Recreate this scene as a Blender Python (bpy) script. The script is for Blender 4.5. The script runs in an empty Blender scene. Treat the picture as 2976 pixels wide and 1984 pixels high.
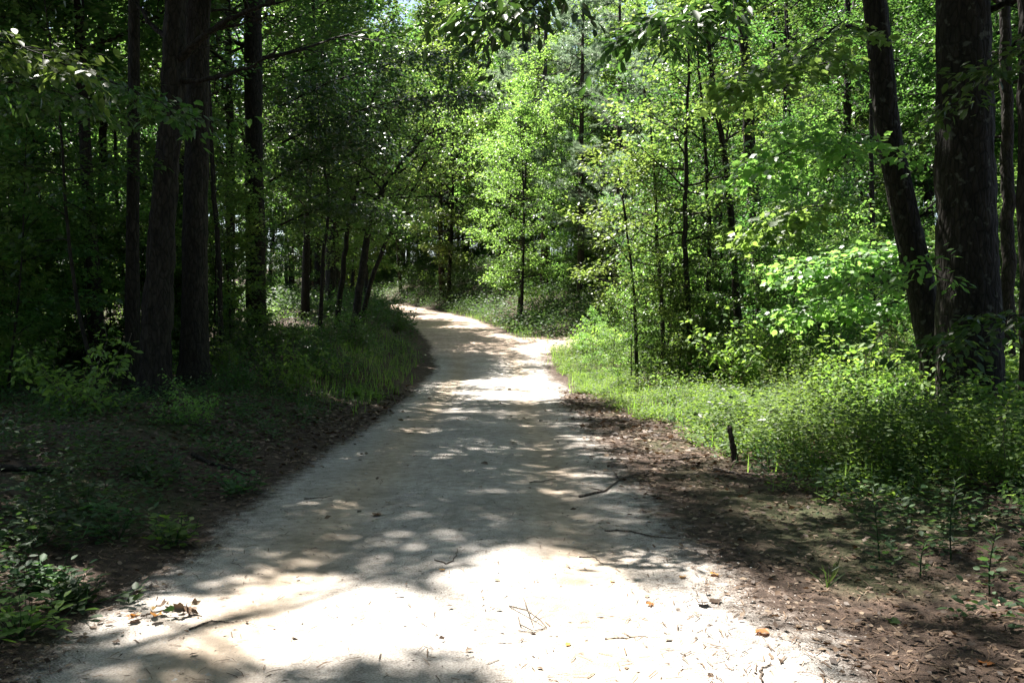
import bpy, math, random
import numpy as np
from mathutils import Vector

# ------------------------------------------------------------------ camera
scn = bpy.context.scene
cam_d = bpy.data.cameras.new('camera')
cam = bpy.data.objects.new('camera', cam_d)
scn.collection.objects.link(cam)
cam_d.sensor_width = 36.0
cam_d.lens = 30.6
cam_d.clip_start = 0.05
cam_d.clip_end = 2000
cam.location = (0, 0, 1.6)
cam.rotation_euler = (math.radians(89.0), 0, 0)
scn.camera = cam

# ------------------------------------------------------------------ sun, sky, exposure
SUN_EL, SUN_AZ = 62.0, -35.0           # azimuth measured from +Y towards +X
el, az = math.radians(SUN_EL), math.radians(SUN_AZ)
SDIR = np.array([math.sin(az) * math.cos(el), math.cos(az) * math.cos(el), math.sin(el)])
sun_d = bpy.data.lights.new('sun', 'SUN')
sun_d.energy = 5.0
sun_d.angle = math.radians(0.55)
sun_d.color = (1.0, 0.955, 0.88)
sun = bpy.data.objects.new('sun', sun_d)
scn.collection.objects.link(sun)
sun.rotation_euler = Vector(SDIR).to_track_quat('Z', 'Y').to_euler()
sun.location = (-20, 30, 60)
world = bpy.data.worlds.new('World')
scn.world = world
world.use_nodes = True
wn = world.node_tree
for n in list(wn.nodes):
    wn.nodes.remove(n)
sky = wn.nodes.new('ShaderNodeTexSky')
sky.sky_type = 'NISHITA'
sky.sun_disc = False
sky.sun_elevation = el
sky.sun_rotation = az % (2 * math.pi)
sky.air_density = 1.0
sky.dust_density = 2.0
bg = wn.nodes.new('ShaderNodeBackground')
bg.inputs['Strength'].default_value = 0.05
wo = wn.nodes.new('ShaderNodeOutputWorld')
wn.links.new(sky.outputs[0], bg.inputs['Color'])
wn.links.new(bg.outputs[0], wo.inputs['Surface'])
scn.view_settings.view_transform = 'Standard'
scn.view_settings.look = 'None'
scn.view_settings.exposure = 2.2
scn.view_settings.gamma = 1.0
scn.view_settings.use_curve_mapping = False
cy = scn.cycles
cy.max_bounces = 6
cy.diffuse_bounces = 4
cy.glossy_bounces = 2
cy.transmission_bounces = 3
cy.transparent_max_bounces = 4
cy.caustics_reflective = False
cy.caustics_refractive = False
cy.use_denoising = True
try:
    cy.denoising_prefilter = 'ACCURATE'
except Exception:
    pass

# ------------------------------------------------------------------ small maths
def nz(v):
    return v / np.maximum(np.linalg.norm(v, axis=-1, keepdims=True), 1e-9)

def sstep(a, b, x):
    t = np.clip((np.asarray(x, float) - a) / (b - a), 0, 1)
    return t * t * (3 - 2 * t)

def _hash(ix, iy, seed):
    n = (ix.astype(np.int64) * 374761393 + iy.astype(np.int64) * 668265263 + seed * 974634777) & 0x7fffffff
    n = ((n ^ (n >> 13)) * 1274126177) & 0x7fffffff
    n = n ^ (n >> 16)
    return (n & 0xffff) / 65535.0

def vnoise(x, y, s, seed=0):
    x = np.asarray(x, float) / s
    y = np.asarray(y, float) / s
    ix, iy = np.floor(x), np.floor(y)
    fx, fy = x - ix, y - iy
    fx, fy = fx * fx * (3 - 2 * fx), fy * fy * (3 - 2 * fy)
    a, b = _hash(ix, iy, seed), _hash(ix + 1, iy, seed)
    c, d = _hash(ix, iy + 1, seed), _hash(ix + 1, iy + 1, seed)
    return (a * (1 - fx) + b * fx) * (1 - fy) + (c * (1 - fx) + d * fx) * fy

def fbm(x, y, s, seed=0, o=3):
    t, w, k = 0, 0, 1.0
    for i in range(o):
        t = t + k * vnoise(x, y, s / 2 ** i, seed + i * 17)
        w += k
        k *= 0.55
    return t / w

# ------------------------------------------------------------------ terrain functions
RY = [-30, 4, 9, 20, 28, 33, 42, 52, 60, 72, 85, 100, 140]
RX = [-0.4, -0.35, -0.38, -0.5, -0.55, -1.15, -2.7, -4.8, -7.0, -11.0, -18.0, -30, -70]
HY = [-40, 18, 22, 25, 28, 33, 42, 52, 60, 72, 90, 130, 400]
HZ = [0, 0, 0.03, 0.1, 0.27, 0.8, 1.5, 2.15, 2.6, 3.35, 4.2, 6.0, 10]
_yy = np.linspace(-60, 420, 4801)
_k = np.hanning(41); _k /= _k.sum()
_rx = np.convolve(np.pad(np.interp(_yy, RY, RX), 20, 'edge'), _k, 'valid')
_hz = np.convolve(np.pad(np.interp(_yy, HY, HZ), 20, 'edge'), _k, 'valid')
_sl = np.gradient(_rx, _yy)
def road_c(y): return np.interp(y, _yy, _rx)
def prof(y): return np.interp(y, _yy, _hz)
def lateral(x, y):
    s = np.interp(y, _yy, _sl)
    return (x - road_c(y)) / np.sqrt(1 + s * s)
SIDE = np.array([[-0.6, 34.0], [1.5, 34.3], [4.0, 34.8], [8.0, 36.5], [14.0, 40.0], [30.0, 48.0]])
def side_dist(x, y):
    d = np.full(np.shape(x), 1e9)
    for i in range(len(SIDE) - 1):
        a, b = SIDE[i], SIDE[i + 1]
        ab = b - a
        t = np.clip(((x - a[0]) * ab[0] + (y - a[1]) * ab[1]) / (ab @ ab), 0, 1)
        d = np.minimum(d, np.hypot(x - a[0] - t * ab[0], y - a[1] - t * ab[1]))
    return d
def pave(x, y):
    """1 on the travelled gravel, 0 in the litter and woods"""
    lt = lateral(x, y)
    wob = (fbm(x, y, 1.6, 3) - 0.5) * 0.55 + (vnoise(x, y, 0.35, 8) - 0.5) * 0.2
    l = sstep(0.42, -0.35, -lt - 1.80 + wob * 0.6)
    r = sstep(0.7, -0.6, lt - np.interp(y, [0, 4.5, 7, 14, 20, 28, 36], [2.05, 1.95, 1.42, 1.38, 1.55, 1.7, 1.9]) + wob * 1.4)
    m = l * r
    # junction flare and the side track
    sd = side_dist(x, y)
    m2 = sstep(0.35, -0.35, sd - 1.35 - 1.5 * sstep(4.0, 0.5, x) + wob)
    return np.maximum(m, m2 * (lt > -1))
def ground_z(x, y):
    x = np.asarray(x, float); y = np.asarray(y, float)
    lt = lateral(x, y)
    z = prof(y)
    left = sstep(-1.9, -4.6, lt)
    z = z + left * (0.44 + 0.5 * sstep(15, 25, y) * sstep(60, 40, y))
    z = z + 0.28 * np.exp(-(((x + 5.2) / 1.6) ** 2 + ((y - 22) / 2.0) ** 2))
    right = sstep(2.6, 6.5, lt) * sstep(3.5, 6.0, np.maximum(side_dist(x, y), 0) + 2.2)
    z = z + right * (0.3 + 0.5 * sstep(14, 24, y))
    out = np.clip(lt - 2.2, 0, 14) * sstep(38, 60, y) * 0.26
    z = z + np.minimum(out, 3.4)
    offl = np.clip(-lt - 3, 0, 30) * sstep(30, 70, y) * 0.03
    z = z + offl
    off = 1 - pave(x, y)
    z = z + off * ((fbm(x, y, 1.3, 21) - 0.5) * 0.13 + (vnoise(x, y, 0.22, 31) - 0.5) * 0.03) * sstep(1.5, 2.6, np.abs(lt))
    # crown of the road, wheel ruts
    rut = np.exp(-((np.abs(lt + 0.05) - 0.85) / 0.28) ** 2)
    z = z - 0.025 * rut * (1 - off) + 0.012 * (fbm(x, y, 0.7, 5) - 0.5)
    return z

# lit map in the ground plane: hand-drawn sun pools, cut through the crowns along the sun's ray
def blob(x, y, cx, cy, rx, ry, soft=0.5):
    d = np.sqrt(((x - cx) / rx) ** 2 + ((y - cy) / ry) ** 2)
    return sstep(1 + soft / 2, 1 - soft / 2, d)
def lit(x, y):
    m = np.zeros(np.shape(x))
    m = np.maximum(m, blob(x, y, -0.05, 5.2, 1.7, 1.1, 0.5))
    m = np.maximum(m, blob(x, y, 0.75, 4.2, 1.2, 0.85, 0.4))
    m = np.maximum(m, blob(x, y, -1.1, 4.5, 1.1, 0.7, 0.4))
    m = m * (1 - .75 * sstep(.56, .66, fbm(x, y, .75, 29, 2)) * sstep(.25, .9, np.hypot((x - .1) / 1.4, (y - 4.9) / .9)))
    m = np.maximum(m, 0.9 * blob(x, y, -1.95, 4.85, 0.4, 0.35))
    m = np.maximum(m, 0.8 * blob(x, y, 0.9, 2.6, 1.8, 1.2))
    m = np.maximum(m, 0.6 * blob(x, y, 2.3, 5.1, 0.8, 0.35))
    m = np.maximum(m, 0.5 * blob(x, y, -3.0, 6.6, 0.7, 0.6))
    m = np.maximum(m, 0.8 * blob(x, y, -3.3, 5.3, 0.9, 0.5))
    m = np.maximum(m, 0.55 * blob(x, y, -0.9, 6.6, 0.7, 0.25))
    m = np.maximum(m, 0.45 * blob(x, y, 0.4, 7.3, 0.9, 0.25))
    m = np.maximum(m, 0.45 * blob(x, y, 0.6, 9.5, 0.7, 0.4))
    m = np.maximum(m, 0.45 * blob(x, y, 1.6, 8.6, 0.8, 0.35))
    m = np.maximum(m, 0.8 * blob(x, y, 1.9, 12.2, 0.8, 0.5))
    m = np.maximum(m, 0.85 * blob(x, y, 0.2, 20.0, 2.8, 1.1))
    m = np.maximum(m, 0.9 * blob(x, y, -3.7, 19.0, 0.9, 1.0))
    m = np.maximum(m, 0.6 * blob(x, y, 0.0, 24.5, 2.4, 0.8))
    dap = .8 * sstep(.62, .72, fbm(x, y, 1.5, 123, 2)) * sstep(6.3, 7, y) * sstep(-2.2, -1.6, x) * sstep(3.2, 2.0, x)
    m = np.maximum(m, .8 * dap)
    m = m * (1 - .75 * blob(x, y, -.55, 4.0, .5, .28, .6)) * (1 - .7 * blob(x, y, -1.75, 4.05, .55, .22, .6))
    g = sstep(9.3, 10.8, y) * sstep(-0.6, 0.5, x - 2.1 - 0.02 * (y - 10)) * sstep(5.6, 4.3, x - 0.3 * np.clip(y - 10.5, 0, 40))
    m = np.maximum(m, g)
    m = np.maximum(m, 0.8 * sstep(26.5, 29, y) * sstep(-3.4, -2.2, x - (road_c(y) + .55)))
    return m

# ------------------------------------------------------------------ mesh helpers
COL = scn.collection
def link(o, parent=None):
    COL.objects.link(o)
    if parent is not None:
        o.parent = parent
    return o
def mesh_np(name, V, F, mat=None, attrs=None, smooth=False):
    """V (n,3); F list of arrays, each (m,k)"""
    if not isinstance(F, (list, tuple)):
        F = [F]
    me = bpy.data.meshes.new(name)
    V = np.asarray(V, np.float32)
    me.vertices.add(len(V))
    me.vertices.foreach_set('co', V.ravel())
    nl = sum(f.size for f in F); nf = sum(len(f) for f in F)
    me.loops.add(nl)
    me.loops.foreach_set('vertex_index', np.concatenate([f.ravel() for f in F]).astype(np.int32))
    me.polygons.add(nf)
    tot = np.concatenate([np.full(len(f), f.shape[1], np.int32) for f in F])
    st = np.concatenate([[0], np.cumsum(tot)[:-1]]).astype(np.int32)
    me.polygons.foreach_set('loop_start', st)
    me.polygons.foreach_set('loop_total', tot)
    if smooth:
        me.polygons.foreach_set('use_smooth', np.ones(nf, bool))
    me.update(calc_edges=True)
    if attrs:
        for k, a in attrs.items():
            at = me.attributes.new(k, 'FLOAT', 'POINT')
            at.data.foreach_set('value', np.asarray(a, np.float32))
    if mat:
        me.materials.append(mat)
    return me
def obj(name, me, parent=None):
    return link(bpy.data.objects.new(name, me), parent)
def tag(o, label=None, cat=None, group=None, kind=None):
    if label: o['label'] = label
    if cat: o['category'] = cat
    if group: o['group'] = group
    if kind: o['kind'] = kind
    return o
def empty(name, loc, rz=0, scale=1.0):
    o = bpy.data.objects.new(name, None)
    o.empty_display_size = 0.2
    COL.objects.link(o)
    o.location = loc
    o.rotation_euler = (0, 0, rz)
    o.scale = (scale,) * 3 if np.isscalar(scale) else scale
    return o

class Geo:
    def __init__(s):
        s.V = []; s.F4 = []; s.F3 = []; s.A = []; s.n = 0
    def add(s, V, F4=None, F3=None, a=0.0):
        V = np.asarray(V, float)
        s.V.append(V)
        if F4 is not None and len(F4): s.F4.append(np.asarray(F4) + s.n)
        if F3 is not None and len(F3): s.F3.append(np.asarray(F3) + s.n)
        s.A.append(np.full(len(V), a) if np.isscalar(a) else np.asarray(a))
        s.n += len(V)
    def tube(s, P, R, k=6, a=0.0, bark=0.0, rng=None, cap=True, bseed=0):
        P = np.asarray(P, float); R = np.asarray(R, float)
        n = len(P)
        T = nz(np.gradient(P, axis=0))
        ref = np.array([1.0, 0, 0]) if abs(T[0][0]) < 0.8 else np.array([0, 1.0, 0])
        U = nz(np.cross(T, ref)); W = np.cross(T, U)
        th = np.linspace(0, 2 * np.pi, k, endpoint=False)
        rr = np.repeat(R[:, None], k, 1)
        if bark > 0:
            L = np.concatenate([[0], np.cumsum(np.linalg.norm(np.diff(P, axis=0), axis=1))])
            tt, ll = np.meshgrid(th, L)
            # plates: narrow in angle, long in height, wandering
            u = tt + 0.25 * (vnoise(ll, tt * 3, 0.9, 4 + bseed) - 0.5)
            # periodic in angle
            def pn(f, sc, sd):
                q = f * u / (2 * np.pi)
                a0 = vnoise(q, ll / sc, 1.0, sd)
                a1 = vnoise(q - f, ll / sc, 1.0, sd)
                w = np.clip(u / (2 * np.pi), 0, 1)
                return a0 * (1 - w) + a1 * w
            rid = np.abs(pn(13, 0.9, 7 + bseed) - 0.5) * 2
            rid = rid * 0.6 + 0.4 * np.abs(pn(29, 0.25, 9 + bseed) - 0.5) * 2
            rr = rr * (1 + bark * (rid - 0.5) + 0.10 * (pn(3, 2.0, 12 + bseed) - 0.5))
        V = P[:, None, :] + rr[..., None] * (np.cos(th)[None, :, None] * U[:, None, :] + np.sin(th)[None, :, None] * W[:, None, :])
        V = V.reshape(-1, 3)
        i = np.arange(n - 1)[:, None] * k; j = np.arange(k)[None, :]
        j2 = (j + 1) % k
        F = np.stack([i + j, i + j2, i + k + j2, i + k + j], -1).reshape(-1, 4)
        F3 = None
        if cap:
            V = np.vstack([V, P[-1] + T[-1] * R[-1] * 0.5, P[0]])
            b = (n - 1) * k; jj = np.arange(k)
            F3 = np.vstack([np.stack([b + jj, b + (jj + 1) % k, np.full(k, n * k)], -1),
                            np.stack([(jj + 1) % k, jj, np.full(k, n * k + 1)], -1)])
        s.add(V, F, F3, a)
    def mesh(s, name, mat, smooth=True):
        F = []
        if s.F4: F.append(np.vstack(s.F4))
        if s.F3: F.append(np.vstack(s.F3))
        return mesh_np(name, np.vstack(s.V), F, mat, {'tint': np.concatenate(s.A)}, smooth)

COVER = []
CAP = 4.8                                # enough leaf layers for full shade
CGRID = np.zeros((120, 120))
def in_gap(base):  # true for branches that would shadow a drawn sun pool
    def f(P):
        w = P + base
        return float(np.mean(lit(w[:, 0] - SDIR[0] / SDIR[2] * w[:, 2], w[:, 1] - SDIR[1] / SDIR[2] * w[:, 2]) > .6)) > .34
    return f
def sun_gap(base, frame_p=0.35):  # culls crown leaves whose shadow would land on a drawn sun pool
    def f(p, rng):
        w = p + base; h = w[:, 2]
        gx = w[:, 0] - SDIR[0] / SDIR[2] * h; gy = w[:, 1] - SDIR[1] / SDIR[2] * h
        k = rng.random(len(w)) > np.minimum(1, lit(gx, gy) * 1.12)
        cx = np.clip(((gx + 30) / .5).astype(int), 0, 119); cy_ = np.clip(((gy + 20) / .5).astype(int), 0, 119)
        k &= rng.random(len(w)) < np.clip((CAP - CGRID[cy_, cx]) / 1.5, 0, 1)
        np.add.at(CGRID, (cy_[k], cx[k]), .0125 / .25)
        COVER.append(np.stack([gx[k], gy[k]], -1))
        return k
    return f
# leaf templates: x = across, y = along, z = up
TPL = {
    'dia': (np.array([[0, 0, 0], [-.30, .45, .06], [0, 1, 0], [.30, .45, .06]]), np.array([[0, 2, 1], [0, 3, 2]]), None),
    'oval': (np.array([[0, 0, 0], [-.23, .25, .05], [-.25, .62, .04], [0, 1, -.06], [.25, .62, .04], [.23, .25, .05]]),
             None, np.array([[0, 3, 2, 1], [0, 5, 4, 3]])),
    'long': (np.array([[0, 0, 0], [-.15, .3, .04], [-.19, .65, .03], [0, 1, -.08], [.19, .65, .03], [.15, .3, .04]]),
             None, np.array([[0, 3, 2, 1], [0, 5, 4, 3]])),
    'tulip': (np.array([[0, 0, 0], [-.30, .08, .04], [-.46, .30, .0], [-.30, .52, .05], [-.36, .86, .0], [0, .74, .02],
                        [.36, .86, .0], [.30, .52, .05], [.46, .30, .0], [.30, .08, .04]]),
              np.array([[0, 2, 1], [0, 3, 2], [0, 5, 3], [3, 5, 4], [0, 7, 5], [7, 6, 5], [0, 8, 7], [0, 9, 8]]), None),
    'blade': (np.array([[-.03, 0, 0], [.03, 0, 0], [0, 1, -.15], [.025, .6, 0.02], [-.025, .6, 0.02]]),
              np.array([[4, 3, 2]]), np.array([[0, 1, 3, 4]])),
    'lance': (np.array([[0, 0, 0], [-.09, .35, .03], [0, 1, -.12], [.09, .35, .03]]), np.array([[0, 2, 1], [0, 3, 2]]), None),
}
def leaf_geo(P, D, N, size, tpl, tint):
    T, f3, f4 = TPL[tpl]
    D = nz(D); X = nz(np.cross(D, N)); Zv = np.cross(X, D)
    n, k = len(P), len(T)
    V = (X[:, None] * T[None, :, 0:1] + D[:, None] * T[None, :, 1:2] + Zv[:, None] * T[None, :, 2:3]) * size[:, None, None] + P[:, None]
    off = (np.arange(n) * k)[:, None, None]
    F = []
    if f4 is not None: F.append((f4[None] + off).reshape(-1, 4))
    if f3 is not None: F.append((f3[None] + off).reshape(-1, 3))
    return V.reshape(-1, 3), F, np.repeat(tint, k)
def spray_leaves(rng, A, n, size, tpl='dia', w=0.22, flat=0.45, droop=0.2, szv=0.3, spread=1.0, keep=None):
    """A: anchors (P, D, L)"""
    P, D, L = A
    m = len(P)
    P = np.repeat(P, n, 0); D = np.repeat(D, n, 0); L = np.repeat(L, n)
    S = nz(np.cross(D, [0, 0, 1.0]) + 1e-4)
    c = m * n
    t = rng.random(c); sd = rng.choice([-1.0, 1.0], c)
    p = P + D * (L * t)[:, None] + S * (sd * rng.random(c) * w * spread)[:, None] + np.array([0, 0, 1.0]) * (rng.normal(0, 0.28, c) * w)[:, None]
    d = D * 0.6 + S * (sd * (0.9 - 0.4 * t))[:, None] - np.array([0, 0, droop]) + rng.normal(0, 0.35, (c, 3))
    N = np.array([0, 0, 1.0]) + rng.normal(0, flat, (c, 3))
    tint = np.repeat(rng.random(m), n) * 0.6 + rng.random(c) * 0.4
    sz = size * (1 - szv / 2 + szv * (rng.random(c) * 1.4 - 0.4))
    if keep is not None:
        kk = keep(p + nz(d) * size * .5, rng)
        p, d, N, sz, tint = p[kk], d[kk], N[kk], sz[kk], tint[kk]
    return leaf_geo(p, d, N, sz, tpl, tint)

# ------------------------------------------------------------------ materials
def mat_new(name):
    m = bpy.data.materials.new(name)
    m.use_nodes = True
    nt = m.node_tree
    for n in list(nt.nodes): nt.nodes.remove(n)
    return m, nt
def N_(nt, t, **kw):
    n = nt.nodes.new(t)
    for k, v in kw.items():
        if k.startswith('i_'):
            n.inputs[k[2:].replace('_', ' ')].default_value = v
        else:
            setattr(n, k, v)
    return n
def ramp(nt, fac, stops):
    r = nt.nodes.new('ShaderNodeValToRGB')
    cr = r.color_ramp
    while len(cr.elements) < len(stops): cr.elements.new(0.5)
    for e, (p, c) in zip(cr.elements, stops):
        e.position = p; e.color = (*c, 1)
    nt.links.new(fac, r.inputs[0])
    return r
def leaf_mat(name, cols, trans, tw=0.45, rough=0.42, spec=0.45, hue=0.035):
    m, nt = mat_new(name)
    L = nt.links.new
    at = N_(nt, 'ShaderNodeAttribute', attribute_name='tint')
    oi = N_(nt, 'ShaderNodeObjectInfo')
    r1 = ramp(nt, at.outputs['Fac'], [(i / (len(cols) - 1), c) for i, c in enumerate(cols)])
    r2 = ramp(nt, at.outputs['Fac'], [(i / (len(trans) - 1), c) for i, c in enumerate(trans)])
    outs = []
    for r in (r1, r2):
        h = N_(nt, 'ShaderNodeHueSaturation')
        mr = N_(nt, 'ShaderNodeMapRange')
        mr.inputs['To Min'].default_value = 0.5 - hue
        mr.inputs['To Max'].default_value = 0.5 + hue * 0.15
        L(oi.outputs['Random'], mr.inputs['Value'])
        L(mr.outputs[0], h.inputs['Hue'])
        mv = N_(nt, 'ShaderNodeMapRange')
        mv.inputs['To Min'].default_value = 0.62
        mv.inputs['To Max'].default_value = 1.2
        L(oi.outputs['Random'], mv.inputs['Value'])
        L(mv.outputs[0], h.inputs['Value'])
        L(r.outputs[0], h.inputs['Color'])
        outs.append(h.outputs[0])
    p = N_(nt, 'ShaderNodeBsdfPrincipled')
    p.inputs['Roughness'].default_value = rough
    p.inputs['Specular IOR Level'].default_value = spec
    L(outs[0], p.inputs['Base Color'])
    t = N_(nt, 'ShaderNodeBsdfTranslucent')
    L(outs[1], t.inputs['Color'])
    mx = N_(nt, 'ShaderNodeMixShader')
    mx.inputs[0].default_value = tw
    L(p.outputs[0], mx.inputs[1]); L(t.outputs[0], mx.inputs[2])
    o = N_(nt, 'ShaderNodeOutputMaterial')
    L(mx.outputs[0], o.inputs['Surface'])
    return m
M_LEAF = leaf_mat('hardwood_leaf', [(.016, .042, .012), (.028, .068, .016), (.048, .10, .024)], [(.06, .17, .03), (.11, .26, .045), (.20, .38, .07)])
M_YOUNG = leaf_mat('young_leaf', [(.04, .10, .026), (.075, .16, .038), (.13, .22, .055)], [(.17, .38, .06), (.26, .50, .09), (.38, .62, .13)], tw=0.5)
M_DARK = leaf_mat('glossy_dark_leaf', [(.018, .050, .024), (.03, .075, .034), (.045, .10, .04)], [(.05, .16, .04), (.08, .22, .04), (.12, .28, .05)], tw=0.35, rough=0.28, spec=0.6)
M_NEEDLE = leaf_mat('pine_needle', [(.13, .19, .12), (.19, .26, .18), (.26, .33, .25)], [(.26, .40, .20), (.36, .50, .30), (.44, .58, .38)], tw=0.45, rough=0.35, spec=0.7, hue=0.01)
M_WEED = leaf_mat('weed_leaf', [(.06, .13, .035), (.12, .22, .055), (.20, .30, .10)], [(.22, .46, .05), (.34, .60, .08), (.46, .70, .14)], tw=0.42, rough=0.6, spec=.3, hue=0.015)
M_COVER = leaf_mat('ground_plant_leaf', [(.016, .048, .017), (.03, .078, .024), (.05, .11, .032)], [(.08, .22, .04), (.10, .23, .05), (.17, .32, .07)], tw=0.35, rough=0.55, spec=.3)
M_DRY = leaf_mat('dry_leaf', [(.05, .032, .022), (.10, .063, .04), (.18, .12, .08), (.29, .22, .155)], [(.10, .05, .02), (.2, .1, .04)], tw=0.15, rough=0.6, spec=0.3, hue=0.0)
M_ORANGE = leaf_mat('orange_leaf', [(.30, .10, .03), (.42, .18, .04), (.38, .24, .06)], [(.5, .15, .03), (.5, .25, .05)], tw=0.25, rough=0.5, hue=0.0)

def bark_mat(name, c1, c2, c3, sc=1.0, lichen=0.0):
    m, nt = mat_new(name)
    L = nt.links.new
    tc = N_(nt, 'ShaderNodeTexCoord')
    mp = N_(nt, 'ShaderNodeMapping')
    mp.inputs['Scale'].default_value = (13 * sc, 13 * sc, 4.0 * sc)
    L(tc.outputs['Object'], mp.inputs[0])
    n1 = N_(nt, 'ShaderNodeTexNoise'); n1.inputs['Scale'].default_value = 1.0; n1.inputs['Detail'].default_value = 5; n1.inputs['Distortion'].default_value = 0.6
    L(mp.outputs[0], n1.inputs['Vector'])
    v1 = N_(nt, 'ShaderNodeTexVoronoi', feature='DISTANCE_TO_EDGE'); v1.inputs['Scale'].default_value = 1.2
    L(mp.outputs[0], v1.inputs['Vector'])
    r = ramp(nt, n1.outputs['Fac'], [(0.25, c1), (0.55, c2), (0.8, c3)])
    crk = ramp(nt, v1.outputs['Distance'], [(0.0, (.35, .33, .32)), (0.12, (1, 1, 1))])
    mc = N_(nt, 'ShaderNodeMix', data_type='RGBA', blend_type='MULTIPLY'); mc.inputs['Factor'].default_value = 1.0
    L(r.outputs[0], mc.inputs['A']); L(crk.outputs[0], mc.inputs['B'])
    col = mc.outputs['Result']
    if lichen:
        n2 = N_(nt, 'ShaderNodeTexNoise'); n2.inputs['Scale'].default_value = 9.0; n2.inputs['Detail'].default_value = 6
        L(tc.outputs['Object'], n2.inputs['Vector'])
        rr = ramp(nt, n2.outputs['Fac'], [(0.60, (0, 0, 0)), (0.68, (1, 1, 1))])
        mx = N_(nt, 'ShaderNodeMix', data_type='RGBA')
        mm = N_(nt, 'ShaderNodeMath', operation='MULTIPLY'); mm.inputs[1].default_value = lichen
        L(rr.outputs[0], mm.inputs[0]); L(mm.outputs[0], mx.inputs['Factor'])
        L(col, mx.inputs['A']); mx.inputs['B'].default_value = (.22, .23, .19, 1)
        col = mx.outputs['Result']
    hb = N_(nt, 'ShaderNodeMath', operation='ADD')
    L(n1.outputs['Fac'], hb.inputs[0])
    ms = N_(nt, 'ShaderNodeMath', operation='MINIMUM'); ms.inputs[1].default_value = 0.25
    L(v1.outputs['Distance'], ms.inputs[0]); L(ms.outputs[0], hb.inputs[1])
    b = N_(nt, 'ShaderNodeBump'); b.inputs['Strength'].default_value = 0.9; b.inputs['Distance'].default_value = 0.05
    L(hb.outputs[0], b.inputs['Height'])
    p = N_(nt, 'ShaderNodeBsdfPrincipled'); p.inputs['Roughness'].default_value = 0.85
    p.inputs['Specular IOR Level'].default_value = 0.25
    L(col, p.inputs['Base Color']); L(b.outputs[0], p.inputs['Normal'])
    o = N_(nt, 'ShaderNodeOutputMaterial'); L(p.outputs[0], o.inputs['Surface'])
    return m
M_BARK = bark_mat('hardwood_bark', (.011, .008, .006), (.028, .022, .017), (.06, .049, .039))
M_BARKL = bark_mat('lichen_bark', (.009, .007, .005), (.024, .019, .015), (.052, .044, .035), lichen=0.3)
M_PBARK = bark_mat('pine_bark', (.03, .02, .015), (.08, .055, .042), (.14, .105, .085), 0.8)
M_TWIG = bark_mat('twig_bark', (.09, .07, .055), (.2, .16, .13), (.33, .28, .23), 3)
M_CHAR = bark_mat('rotten_wood', (.02, .015, .012), (.06, .042, .03), (.13, .10, .075), 2)

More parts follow.
